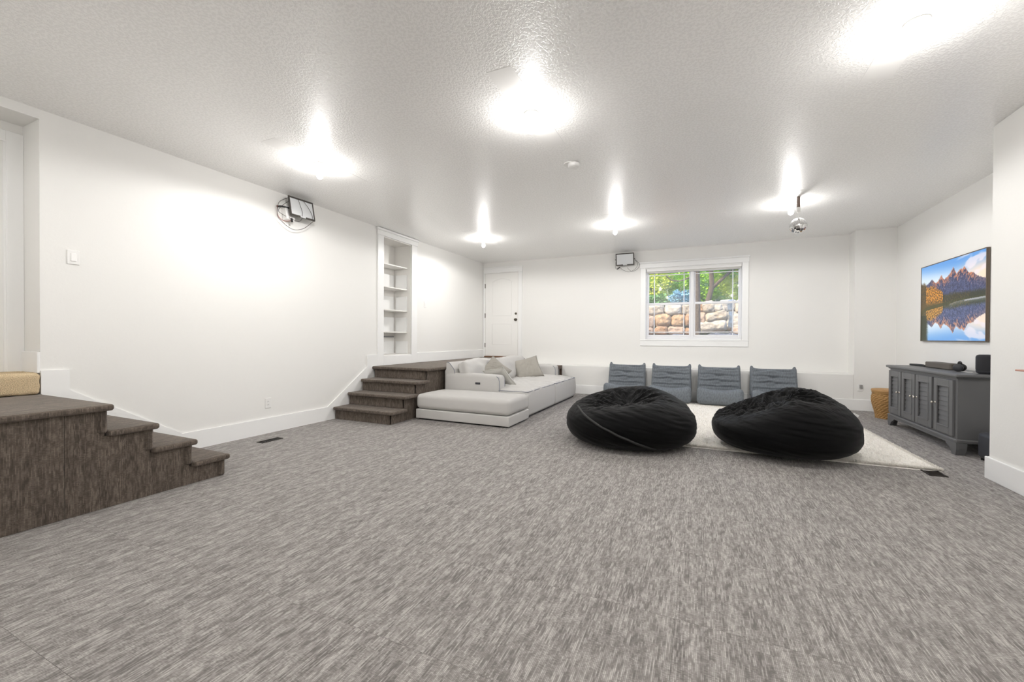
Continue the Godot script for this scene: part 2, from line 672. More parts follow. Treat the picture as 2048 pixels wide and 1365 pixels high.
# ---------------------------------------------------------------- main
func _ready() -> void:
	rng.seed = 7
	# camera (fitted to the photograph)
	var f := 829.017
	var yaw := 0.4265
	var pitch := -0.0073
	var roll := 0.00448
	var fwd := P(-sin(yaw), 0, cos(yaw))
	var right := P(cos(yaw), 0, sin(yaw))
	var z2 := fwd * cos(pitch) + Vector3.UP * sin(pitch)
	var y2 := -fwd * sin(pitch) + Vector3.UP * cos(pitch)
	var cam := Camera3D.new()
	cam.name = "camera"
	cam.fov = rad_to_deg(2.0 * atan(682.5 / f))
	cam.near = 0.05
	cam.far = 200.0
	cam.transform = Transform3D(Basis(right * cos(roll) + y2 * sin(roll), -right * sin(roll) + y2 * cos(roll), -z2), P(0, 1.2, 0))
	add_child(cam)
	cam.current = true
	# sky
	var env := Environment.new()
	var sm := ProceduralSkyMaterial.new()
	sm.sky_top_color = Color(0.56, 0.73, 1.0)
	sm.sky_horizon_color = Color(0.74, 0.86, 1.0)
	sm.ground_bottom_color = Color(0.35, 0.36, 0.34)
	sm.ground_horizon_color = Color(0.55, 0.60, 0.62)
	sm.sky_energy_multiplier = 1.5
	sm.ground_energy_multiplier = 1.0
	var sky := Sky.new()
	sky.sky_material = sm
	env.background_mode = Environment.BG_SKY
	env.sky = sky
	env.tonemap_mode = Environment.TONE_MAPPER_LINEAR
	env.tonemap_exposure = 1.54
	env.sdfgi_enabled = true
	env.ssao_enabled = true
	env.ssil_enabled = true
	var we := WorldEnvironment.new()
	we.name = "environment"
	we.environment = env
	add_child(we)
	# sun, high and behind the house
	var sun := DirectionalLight3D.new()
	sun.name = "sun"
	sun.light_energy = 2.2
	sun.light_color = Color(1.0, 0.92, 0.80)
	sun.light_angular_distance = 0.6
	sun.shadow_enabled = true
	add_child(sun)
	sun.look_at_from_position(Vector3.ZERO, P(0.62, -1.1, 0.8), Vector3.UP)

	make_materials()
	room()
	window()
	doors()
	stairs()
	bookcase()
	lamps()
	seating()
	rug_and_bags()
	media()
	small_things()
	outside()


const LAMP_ENERGY := 0.86

# ---------------------------------------------------------------- room shell
func room() -> void:
	var fl := setting("floor", "grey carpet tile floor of the den", "floor")
	put("floor_slab", mb().span(-5.4, 3.3, -0.25, -0.012, -1.5, 9.4), M.slab, fl)
	var variants := []
	for k in 6:
		var b := mb()
		var s := 0.6096 - 0.0005
		b.box(Vector3.ZERO, Vector3(s, 0.012, s), 0.0007)
		var o := Vector2(rng.randf(), rng.randf()) * 1.2192
		for i in b.uv.size():
			b.uv[i] += o
		variants.append(b.mesh())
	for j in 16:
		for i in 13:
			var x0 := -4.967 + i * 0.6096
			var d0 := -0.54 + j * 0.6096
			if x0 > 2.4 and d0 < DN - 0.7:
				continue
			if x0 < -3.95 and d0 > 5.4:
				continue
			var t: MeshInstance3D = putm("carpet_tile", variants[rng.randi() % 6], M.carpet, fl)
			t.position = P(x0 + 0.3048, -0.006, d0 + 0.3048)
			if rng.randf() < 0.5:
				t.rotation.y = PI
	var ce := setting("ceiling", "white knockdown textured ceiling with a satin sheen", "ceiling")
	put("ceiling_slab", mb().span(-5.5, 3.4, H, H + 0.25, -1.5, 9.5), M.ceiling_paint, ce)
	for q: Array in [[-1.275, 2.56, 3.8], [-3.69, 2.59, 3.77], [1.12, 2.55, 3.77], [-1.275, 6.2, 7.42], [-3.69, 6.2, 7.42], [1.12, 6.15, 7.40]]:
		put("patch_panel", mb().span(q[0] - 0.095, q[0] + 0.095, H - 0.0015, H + 0.01, q[1], q[2], 0.001), M.patch_paint, ce)
	var W: Material = M.wall_paint
	# left wall with the doorway recess and the bookcase niche
	var b := mb()
	var x0 := XL - 0.5
	b.span(x0, XL, 0, H, -0.6, 0.45).span(x0, XL, 2.966, H, 0.45, 1.487).span(x0, XL, 0, PL - 0.01, 0.45, 1.487)
	b.span(x0, XL, 0, H, 1.487, 5.5).span(x0, XL, 0, 0.885, 5.5, 6.25).span(x0, XL, 2.92, H, 5.5, 6.25).span(x0, XL, 0, H, 6.25, 9.4)
	struct("wall_left", b, W, "long off-white left wall with bookcase niche and doorway recess", "wall")
	# back wall: lower foundation part with its ledge, upper part with the window hole
	b = mb()
	b.span(XL, -1.06, LEDGE - 0.02, H, DU, DU + 0.3).span(0.735, XP, LEDGE - 0.02, H, DU, DU + 0.3)
	b.span(-1.06, 0.735, LEDGE - 0.02, 1.18, DU, DU + 0.3).span(-1.06, 0.735, 2.66, H, DU, DU + 0.3)
	b.span(XL, XP, 0, LEDGE, DU, DU + 0.3)
	b.span(XP, XR + 0.3, 0, H, DL, DU + 0.3)
	struct("wall_back", b, W, "off-white back wall holding the window and the white door", "wall")
	struct("wall_ledge", mb().span(-3.86, XP, 0, LEDGE, DL, DU, 0.008), W, "long off-white ledge along the foot of the back wall below the window", "ledge")
	struct("wall_right", mb().span(XR, XR + 0.3, 0, H, DN - 0.3, DL), W, "off-white right wall behind the television", "wall")
	b = mb()
	b.span(XN, XR + 0.3, 0, H, -0.6, DN, 0.012)
	struct("wall_near_right", b, W, "off-white near right wall with its outer corner", "wall")
	struct("wall_front", mb().span(x0, XR + 0.3, 0, H, -0.9, -0.6), W, "off-white wall behind the viewer", "wall")
	# baseboards
	var T: Material = M.trim_paint
	var t := 0.018
	b = mb()
	# along the floor, and up beside both flights of stairs, as one band on the wall
	var poly := PackedVector2Array([Vector2(1.487, PL), Vector2(1.487, 0.915), Vector2(1.655, 0.915), Vector2(1.655, 0.74), Vector2(2.50, BB), Vector2(4.34, BB), Vector2(5.126, 0.725), Vector2(5.126, 0.912), Vector2(5.36, 0.912), Vector2(5.36, PL - 0.02), Vector2(5.30, PL - 0.02), Vector2(4.55, 0), Vector2(2.32, 0), Vector2(1.60, 0.5)])
	b.prism(poly, P(XL, 0, 0), Vector3(0, 0, -1), Vector3.UP, Vector3(t, 0, 0))
	struct("baseboard_left", b, T, "white baseboard on the left wall rising beside both carpeted stairs", "baseboard")
	b = mb()
	b.span(XL, XL + t, PL, 0.912, 6.41, DU, 0.004)
	struct("baseboard_platform", b, T, "white baseboard on the left wall above the raised landing", "baseboard")
	b = mb()
	b.span(-3.8, XR, 0, BB, DL - t, DL, 0.004)
	struct("baseboard_back", b, T, "white baseboard along the foot of the back wall", "baseboard")
	b = mb()
	b.span(XR - t, XR, 0, BB, DN, DL - t, 0.004)
	struct("baseboard_right", b, T, "white baseboard behind the grey cabinet", "baseboard")
	b = mb()
	b.span(XN - t, XN, 0, BB, -0.6, DN + t, 0.004).span(XN, XR, 0, BB, DN, DN + t, 0.004)
	struct("baseboard_near_right", b, T, "white baseboard round the near right wall corner", "baseboard")


# ---------------------------------------------------------------- window
func window() -> void:
	var w := setting("window_1", "white twin double hung window above the back wall ledge", "window")
	var T: Material = M.trim_paint
	put("side_casing", mb().span(-1.155, -1.05, 1.18, 2.67, DU - 0.022, DU, 0.003), T, w)
	put("side_casing", mb().span(0.725, 0.83, 1.18, 2.67, DU - 0.022, DU, 0.003), T, w)
	put("head_casing", mb().span(-1.165, 0.84, 2.67, 2.765, DU - 0.026, DU, 0.003).span(-1.18, 0.855, 2.765, 2.80, DU - 0.045, DU, 0.006), T, w)
	put("sill_apron", mb().span(-1.155, 0.835, 1.05, 1.16, DU - 0.022, DU, 0.003), T, w)
	put("stool", mb().span(-1.16, 0.84, 1.16, 1.182, DU - 0.03, DU + 0.06, 0.004), T, w)
	var j := mb()
	j.span(-1.06, -1.045, 1.18, 2.66, DU - 0.01, 9.3).span(0.72, 0.735, 1.18, 2.66, DU - 0.01, 9.3).span(-1.06, 0.735, 2.645, 2.66, DU - 0.01, 9.3).span(-1.06, 0.735, 1.18, 1.195, DU + 0.06, 9.3)
	put("jamb", j, T, w)
	var V: Material = M.frame_vinyl
	var fr := mb()
	fr.span(-1.045, -1.02, 1.195, 2.645, 9.13, 9.22, 0.004).span(0.695, 0.72, 1.195, 2.645, 9.13, 9.22, 0.004)
	fr.span(-1.02, 0.695, 2.61, 2.645, 9.13, 9.22, 0.004).span(-1.02, 0.695, 1.195, 1.235, 9.13, 9.22, 0.004)
	put("frame", fr, V, w)
	put("mullion", mb().span(-0.185, -0.125, 1.235, 2.61, 9.125, 9.22, 0.004), V, w)
	var cells := [[-1.02, -0.185], [-0.125, 0.695]]
	for i in 2:
		var a: float = cells[i][0]
		var c: float = cells[i][1]
		for k in 2:
			var lo: float = [1.235, 1.90][k]
			var hi: float = [1.945, 2.61][k]
			var d: float = [9.14, 9.175][k]
			var s := mb()
			var e := 0.028
			s.span(a, a + e, lo, hi, d, d + 0.035, 0.003).span(c - e, c, lo, hi, d, d + 0.035, 0.003)
			s.span(a + e, c - e, lo, lo + 0.045, d, d + 0.035, 0.003).span(a + e, c - e, hi - 0.045, hi, d, d + 0.035, 0.003)
			var sash := put("sash", s, V, w)
			put("pane", mb().span(a + e, c - e, lo + 0.045, hi - 0.045, d + 0.015, d + 0.019), M.glass, sash)
			var bars: Array = [[-0.885], [0.566]][i] if false else ([-0.885, -0.312] if i == 0 else [0.572])
			for x: float in bars:
				put("muntin", mb().span(x - 0.008, x + 0.008, lo + 0.04, hi - 0.04, d + 0.008, d + 0.026), V, sash)
			var y: float = [1.335, 2.525][k]
			put("muntin", mb().span(a + e, c - e, y - 0.008, y + 0.008, d + 0.008, d + 0.026), V, sash)
	var bl := thing("roller_blind", "pale grey roller blind rolled up at the top of the window", "blind", P(-0.16, 2.645, 9.10))
	put("cassette", mb().box(Vector3(0, -0.025, 0), Vector3(1.75, 0.05, 0.05), 0.006), M.white_plastic, bl)
	put("blind_roll", mb().box(Vector3(0, -0.068, 0.0), Vector3(1.72, 0.036, 0.035), 0.012), M.blind_fabric, bl)


# ---------------------------------------------------------------- doors
func doors() -> void:
	var T: Material = M.trim_paint
	var dr := setting("door_1", "white two panel arched door at the back of the landing", "door")
	put("side_casing", mb().span(-4.90, -4.862, PL, 2.79, DU - 0.024, DU, 0.003), T, dr)
	put("side_casing", mb().span(-3.952, -3.862, PL, 2.79, DU - 0.024, DU, 0.003), T, dr)
	put("head_casing", mb().span(-4.90, -3.852, 2.79, 2.895, DU - 0.028, DU, 0.003).span(-4.90, -3.842, 2.895, 2.925, DU - 0.045, DU, 0.006), T, dr)
	put("leaf", mb().span(-4.845, -3.968, PL + 0.035, 2.775, DU - 0.012, DU + 0.02, 0.002), M.door_paint, dr)
	put("stop", mb().span(-4.862, -4.85, PL, 2.79, DU - 0.016, DU).span(-3.964, -3.952, PL, 2.79, DU - 0.016, DU).span(-4.862, -3.952, 2.78, 2.79, DU - 0.016, DU), M.door_paint, dr)
	put("threshold", mb().span(-4.86, -3.954, PL, PL + 0.028, DU - 0.05, DU, 0.004), M.threshold_wood, dr)
	# raised mouldings of the two panels; the upper one has an arched head
	var arch := []
	for k in 13:
		var a := -1.0 + k / 6.0
		arch.append(Vector2(a * 0.26, 2.56 + 0.075 * (1 - a * a)))
	var ring := PackedVector3Array()
	for q: Vector2 in [Vector2(0.26, 1.745), Vector2(-0.26, 1.745)]:
		ring.append(P(-4.395 + q.x, q.y, DU - 0.011))
	for q: Vector2 in arch:
		ring.append(P(-4.395 + q.x, q.y, DU - 0.011))
	ring.append(ring[0])
	put("upper_panel", mb().tube(ring, 0.0065, 6), M.door_paint, dr)
	var low := PackedVector3Array([P(-4.655, 1.04, DU - 0.011), P(-4.135, 1.04, DU - 0.011), P(-4.135, 1.54, DU - 0.011), P(-4.655, 1.54, DU - 0.011), P(-4.655, 1.04, DU - 0.011)])
	put("lower_panel", mb().tube(low, 0.0065, 6), M.door_paint, dr)
	for y: float in [2.48, 1.75, 1.02]:
		put("hinge", mb().span(-4.858, -4.842, y - 0.055, y + 0.055, DU - 0.026, DU - 0.01, 0.003), M.bronze, dr)
	for k in 2:
		var t := Transform3D(Basis(Vector3.RIGHT, PI / 2), P(-4.02, [1.64, 1.785][k], DU - 0.012))
		if k == 0:
			put("knob", mb().lathe([Vector2(0, 0), Vector2(0.034, 0), Vector2(0.034, 0.006), Vector2(0.012, 0.01), Vector2(0.012, 0.03), Vector2(0.027, 0.04), Vector2(0.03, 0.052), Vector2(0.02, 0.064), Vector2(0, 0.067)], 20, t), M.bronze, dr)
		else:
			put("deadbolt", mb().lathe([Vector2(0, 0), Vector2(0.028, 0), Vector2(0.026, 0.014), Vector2(0.008, 0.018), Vector2(0.008, 0.03), Vector2(0, 0.032)], 20, t), M.bronze, dr)
	# recess of the doorway on the left: a second door at its end, seen edge on
	var d2 := setting("door_2", "white door and casing at the end of the left doorway recess", "door")
	put("casing", mb().span(-5.225, -5.205, PL + 0.17, 2.89, 1.39, 1.487, 0.003).span(-5.225, -5.205, 2.80, 2.89, 0.45, 1.39, 0.003).span(-5.225, -5.205, PL + 0.17, 2.80, 0.45, 0.56, 0.003), T, d2)
	put("leaf", mb().span(-5.245, -5.222, PL + 0.17, 2.81, 0.55, 1.375), M.white_plastic, d2)
	put("stop", mb().span(-5.235, -5.216, PL + 0.17, 2.81, 1.375, 1.392), T, d2)
	struct("wall_recess", mb().span(-5.45, -5.225, PL - 0.2, 2.97, 0.45, 1.487), M.wall_paint, "off-white end of the left doorway recess", "wall")
	var jb := mb()
	jb.span(-5.205, XL + 0.002, PL + 0.17, 1.07, 1.487 - 0.018, 1.487, 0.003)
	struct("baseboard_recess", jb, T, "short white baseboard inside the left doorway recess", "baseboard")
	var st := thing("carpet_step", "tan shag carpeted step at the foot of the left doorway", "step", P(-5.06, PL, 0.97))
	var g := func(o: Vector3, _u: Vector3) -> Vector3:
		return o + Vector3(sin(o.z * 90.0) * 0.002, sin(o.x * 70.0 + o.z * 50.0) * 0.003, sin(o.y * 80.0) * 0.002)
	put("step_body", mb().rbox(Vector3(0, 0.0875, 0), Vector3(0.36, 0.175, 1.028), 0.03, 4, 12, g), M.tan_carpet, st)


# ---------------------------------------------------------------- stairs
func nosed(x0: float, x1: float, y: float, d0: float, d1: float) -> MB:
	# carpeted tread: a slab with rounded edges
	var c := P((x0 + x1) / 2, y - 0.0225, (d0 + d1) / 2)
	return mb().rbox(c, Vector3(x1 - x0, 0.045, d1 - d0), 0.018, 3, 6)

func stairs() -> void:
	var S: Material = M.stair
	# near flight, under the doorway on the left, seen from its side
	var a := thing("staircase", "carpeted steps down from the left doorway, tinted darker for shade, seen from the side", "stairs")
	var xe := -3.77
	var tops := [[0.2, 1.49, PL], [1.46, 1.757, PL - RISE], [1.72, 2.02, PL - 2 * RISE], [1.99, 2.275, PL - 3 * RISE]]
	for q: Array in tops:
		var e: float = q[1]
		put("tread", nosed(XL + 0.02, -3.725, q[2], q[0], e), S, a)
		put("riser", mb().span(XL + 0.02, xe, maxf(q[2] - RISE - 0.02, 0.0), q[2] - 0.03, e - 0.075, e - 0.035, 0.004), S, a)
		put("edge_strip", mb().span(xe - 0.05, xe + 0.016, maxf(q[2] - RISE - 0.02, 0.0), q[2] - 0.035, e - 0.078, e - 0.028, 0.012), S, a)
	# the side is two carpet panels that meet in an upright seam
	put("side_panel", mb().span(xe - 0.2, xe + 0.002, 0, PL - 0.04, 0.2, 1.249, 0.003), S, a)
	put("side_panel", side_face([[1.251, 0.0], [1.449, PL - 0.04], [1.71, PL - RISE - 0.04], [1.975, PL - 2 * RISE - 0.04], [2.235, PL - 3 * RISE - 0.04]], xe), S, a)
	# far landing and its flight
	var b := thing("landing_stairs", "carpeted steps climbing to the raised landing at the back door, tinted darker for shade", "stairs")
	xe = -3.865
	var fronts := [4.42, 4.69, 4.96, 5.23]
	for k in 4:
		var y := RISE * (k + 1)
		var d: float = fronts[k]
		if k < 3:
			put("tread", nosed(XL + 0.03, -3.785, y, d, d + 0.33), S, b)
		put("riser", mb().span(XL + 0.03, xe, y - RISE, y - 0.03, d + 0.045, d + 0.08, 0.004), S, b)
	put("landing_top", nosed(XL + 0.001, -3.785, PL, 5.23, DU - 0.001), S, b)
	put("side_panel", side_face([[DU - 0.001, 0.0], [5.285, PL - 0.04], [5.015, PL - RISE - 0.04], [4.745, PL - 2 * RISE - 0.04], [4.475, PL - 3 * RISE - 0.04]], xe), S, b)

func side_face(steps: Array, xe: float) -> MB:
	# stepped outline of the side: first the end of the panel, then for each step its riser depth and height
	var poly := PackedVector2Array([Vector2(steps[0][0], 0.0), Vector2(steps[0][0], steps[1][1])])
	for k in range(1, steps.size()):
		poly.append(Vector2(steps[k][0], steps[k][1]))
		poly.append(Vector2(steps[k][0], steps[k + 1][1] if k + 1 < steps.size() else 0.0))
	return mb().prism(poly, P(xe - 0.2, 0, 0), Vector3(0, 0, -1), Vector3.UP, Vector3(0.2, 0, 0))


# ---------------------------------------------------------------- built-in bookcase
func bookcase() -> void:
	var o := thing("bookcase", "white built-in bookcase recessed in the left wall above the landing", "bookcase", P(XL, PL, 5.875))
	var S: Material = M.shelf_paint
	var L := func(x0: float, x1: float, y0: float, y1: float, d0: float, d1: float, r := 0.0) -> MB:   # relative to the base
		return mb().span(x0, x1, y0 - PL, y1 - PL, d0 - 5.875, d1 - 5.875, r)
	put("back_panel", L.call(-0.40, -0.373, 0.885, 2.92, 5.5, 6.25), S, o)
	put("side_panel", L.call(-0.373, 0.0, 0.885, 2.92, 5.499, 5.512), S, o)
	put("side_panel", L.call(-0.373, 0.0, 0.885, 2.92, 6.238, 6.251), S, o)
	put("top_panel", L.call(-0.373, 0.0, 2.905, 2.92, 5.5, 6.25), S, o)
	put("bottom_panel", L.call(-0.373, 0.0, 0.88, 0.898, 5.5, 6.25), S, o)
	for y: float in [2.475, 2.075, 1.675, 1.285]:
		put("shelf", L.call(-0.373, -0.075, y, y + 0.02, 5.512, 6.238, 0.002), S, o)
		if y < 2.4:
			put("board", L.call(-0.373, -0.36, y + 0.02, y + 0.29, 5.53, 6.21, 0.003), M.trim_paint, o)
			put("board", L.call(-0.34, -0.08, y + 0.02, y + 0.29, 6.222, 6.238, 0.003), M.trim_paint, o)
	put("board", L.call(-0.373, -0.36, 0.90, 1.13, 5.53, 6.21, 0.003), M.trim_paint, o)
	put("board", L.call(-0.34, -0.06, 0.90, 1.13, 6.222, 6.238, 0.003), M.trim_paint, o)
	put("cable_strip", L.call(-0.372, -0.355, 1.20, 1.225, 5.7, 6.2, 0.003), M.label_grey, o)
	var T: Material = M.trim_paint
	put("stile", L.call(0.0, 0.022, PL, 2.92, 5.36, 5.50, 0.003), T, o)
	put("stile", L.call(0.0, 0.022, PL, 2.92, 6.25, 6.41, 0.003), T, o)
	put("head_board", L.call(0.0, 0.026, 2.92, 3.0, 5.35, 6.42, 0.003), T, o)
	put("crown", L.call(0.0, 0.045, 3.0, 3.04, 5.335, 6.435, 0.006), T, o)
	put("base_board", L.call(0.0, 0.024, PL, 0.885, 5.5, 6.25, 0.003), T, o)


# ---------------------------------------------------------------- ceiling lamps, detector, mirror ball
func lamps() -> void:
	var spots := [
		[-3.69, 3.17, "bare ceiling bulb above the left wall monitor"],
		[-1.275, 3.17, "bare ceiling bulb in the middle of the front row, nearest the smoke detector"],
		[1.13, 3.17, "largest bare ceiling bulb, at the top right of the view"],
		[-3.68, 6.8, "bare ceiling bulb in the back left corner near the white door"],
		[-1.267, 6.8, "bare ceiling bulb in front of the back wall monitor"],
		[1.10, 6.66, "bare ceiling bulb beside the mirror ball"],
		[-3.69, -0.2, "added dimmer fill bulb on the ceiling, unseen behind the viewer on the left", 0.55],
		[-1.275, -0.2, "added dimmer fill bulb on the ceiling, unseen behind the viewer in the middle", 0.55],
		[1.13, -0.2, "added dimmer fill bulb on the ceiling, unseen behind the viewer on the right", 0.55]]
	var first: Node3D = null
	for s: Array in spots:
		var at := P(s[0], H, s[1])
		var lamp: Node3D
		if first == null:
			lamp = thing("ceiling_lamp", s[2], "lamp", at, 0, "bare bulbs in porcelain holders on the ceiling")
			put("holder", mb().lathe([Vector2(0, 0), Vector2(0.06, 0), Vector2(0.062, -0.008), Vector2(0.055, -0.018), Vector2(0.036, -0.026), Vector2(0.03, -0.05), Vector2(0.026, -0.055), Vector2(0, -0.055)], 32), M.porcelain, lamp)
			put("bulb", mb().lathe([Vector2(0, -0.054), Vector2(0.015, -0.055), Vector2(0.016, -0.068), Vector2(0.022, -0.082), Vector2(0.030, -0.1), Vector2(0.0345, -0.125), Vector2(0.032, -0.143), Vector2(0.024, -0.158), Vector2(0.012, -0.167), Vector2(0, -0.169)], 24), M.bulb_glow, lamp)
			var l := OmniLight3D.new()
			l.name = "bulb_light"
			l.position = Vector3(0, -0.127, 0)
			l.light_energy = LAMP_ENERGY * 0.27
			l.light_color = Color(1.0, 0.992, 0.982)
			l.light_size = 0.03
			l.omni_range = 16.0
			l.omni_attenuation = 2.0
			l.shadow_enabled = true
			lamp.add_child(l)
			# the lamp throws most of its light downwards, past its own base
			var dn := SpotLight3D.new()
			dn.name = "bulb_beam"
			dn.position = Vector3(0, -0.127, 0)
			dn.rotation.x = -PI / 2
			dn.light_energy = LAMP_ENERGY * 0.95
			dn.light_color = l.light_color
			dn.light_size = 0.03
			dn.spot_angle = 89.0
			dn.spot_angle_attenuation = 0.22
			dn.spot_range = 16.0
			dn.spot_attenuation = 2.0
			dn.shadow_enabled = true
			lamp.add_child(dn)
			first = lamp
		else:
			lamp = copy(first, s[2])
			lamp.position = at
			if s.size() > 3:   # added unseen fill bulbs, weaker, to brighten the near end of the room
				for l: Light3D in lamp.find_children("*", "Light3D", true, false):
					l.light_energy *= s[3]
	var sd := thing("smoke_detector", "round white smoke detector on the ceiling", "detector", P(-1.225, H, 4.25))
	put("base_plate", mb().lathe([Vector2(0, 0), Vector2(0.062, 0), Vector2(0.062, -0.008), Vector2(0, -0.008)], 32, Transform3D(Basis(), Vector3(-0.045, 0, 0))), M.white_plastic, sd)
	put("housing", mb().lathe([Vector2(0, -0.008), Vector2(0.06, -0.008), Vector2(0.062, -0.032), Vector2(0.05, -0.046), Vector2(0.03, -0.048), Vector2(0.028, -0.052), Vector2(0, -0.053)], 32), M.white_plastic, sd)
	var ball := thing("mirror_ball", "silver mirror ball hanging from a small motor on the ceiling", "mirror ball", P(1.142, H, 6.42))
	put("motor", mb().lathe([Vector2(0, 0), Vector2(0.02, 0), Vector2(0.02, -0.135), Vector2(0, -0.135)], 20), M.motor, ball)
	put("hanger", mb().lathe([Vector2(0, -0.13), Vector2(0.022, -0.14), Vector2(0.022, -0.2), Vector2(0.012, -0.212), Vector2(0.004, -0.216), Vector2(0.004, -0.275), Vector2(0, -0.275)], 20), M.porcelain, ball)
	var s := mb()
	var rows := 16
	var R := 0.1
	var c := Vector3(0, -0.375, 0)
	for j in rows:
		var p0 := -PI / 2 + PI * j / rows
		var p1 := -PI / 2 + PI * (j + 1) / rows
		var n := maxi(5, int(round(32 * cos((p0 + p1) / 2))))
		for i in n:
			var a0 := TAU * (i + 0.04) / n
			var a1 := TAU * (i + 0.96) / n
			var q := []
			for e: Vector2 in [Vector2(a0, p0 + 0.006), Vector2(a1, p0 + 0.006), Vector2(a1, p1 - 0.006), Vector2(a0, p1 - 0.006)]:
				q.append(c + R * Vector3(cos(e.x) * cos(e.y), sin(e.y), sin(e.x) * cos(e.y)))
			s.quad_out(q[0], q[1], q[2], q[3], c, Transform3D())
	put("mirror_tiles", s, M.mirror, ball)
	put("core", mb().lathe(arc_profile(0.0985, 12), 24, Transform3D(Basis(), c)), M.monitor_frame, ball)

func arc_profile(r: float, n: int) -> Array:
	var l := []
	for k in n + 1:
		var a := -PI / 2 + PI * k / n
		l.append(Vector2(maxf(0.0, r * cos(a)) if k > 0 and k < n else 0.0, r * sin(a)))
	return l


# ---------------------------------------------------------------- sofa, ottoman, pillows, low chairs
func pillow(called: String, label: String, size: Vector3, t: Transform3D, m: Material, seed_: int) -> Node3D:
	var o := thing(called, label, "pillow", t.origin)
	o.basis = t.basis
	var nz := noise(5.0, seed_, 2)
	var side := func(sgn: float) -> Callable:
		return func(a: float, b: float) -> Vector3:
			var x := a * 2 - 1
			var y := b * 2 - 1
			var e := maxf(absf(x), absf(y))
			var k := pow(maxf(0.0, (1 - x * x * x * x) * (1 - y * y * y * y)), 0.5)
			var pinch := 1.0 - 0.09 * (1 - y * y) * absf(x) * absf(x) if true else 1.0
			var pinch2 := 1.0 - 0.09 * (1 - x * x) * y * y
			var w := nz.get_noise_2d(x * 1.4, y * 1.4 + sgn) * 0.05 * k
			return Vector3(x * size.x / 2 * pinch, y * size.y / 2 * pinch2, sgn * (size.z / 2 * k * (1 + w * 4)) if e < 0.999 else 0.0)
	var b := mb()
	b.grid(side.call(1.0), 20, 20, false, false)
	b.next_sg -= 1
	b.grid(side.call(-1.0), 20, 20, false, true)
	b.fix(0)
	put("cover", b, m, o)
	var edge := PackedVector3Array()
	for k in 41:
		var q := k % 40
		var s: int = q / 10
		var a := (q % 10) / 5.0 - 1.0
		var u: Vector2 = [Vector2(a, -1), Vector2(1, a), Vector2(-a, 1), Vector2(-1, -a)][s]
		edge.append(Vector3(u.x * size.x / 2 * (1.0 - 0.09 * (1 - u.y * u.y) * u.x * u.x), u.y * size.y / 2 * (1.0 - 0.09 * (1 - u.x * u.x) * u.y * u.y), 0))
	put("piping", mb().tube(edge, 0.006, 6), m, o)
	return o

func cushion(c: Vector3, s: Vector3, r: float, crown: float, seed_: int, basis := Basis(), wrinkle := 0.006, m := 14, bulge := 0.014) -> MB:
	var nz := noise(3.0, seed_, 3)
	var fn := func(o: Vector3, u: Vector3) -> Vector3:
		var k := (1 - u.x * u.x) * (1 - u.z * u.z)
		var k2 := (1 - u.y * u.y) * 0.5
		o.y += crown * k * signf(u.y) if u.y > 0 else 0.0
		o.x += signf(u.x) * absf(u.x) * k2 * bulge
		o.z += signf(u.z) * absf(u.z) * k2 * bulge
		var w := nz.get_noise_3d(o.x * 0.8, o.y * 1.5, o.z * 2.0) + 0.25 * nz.get_noise_3d(o.x * 1.2 + 5.0, 0.0, o.z * 3.5 + o.x * 1.5)
		return o + Vector3(0, w * wrinkle * smoothstep(0.25, 0.95, u.y), 0)
	return mb().rbox(c, s, r, 4, m, fn, basis)

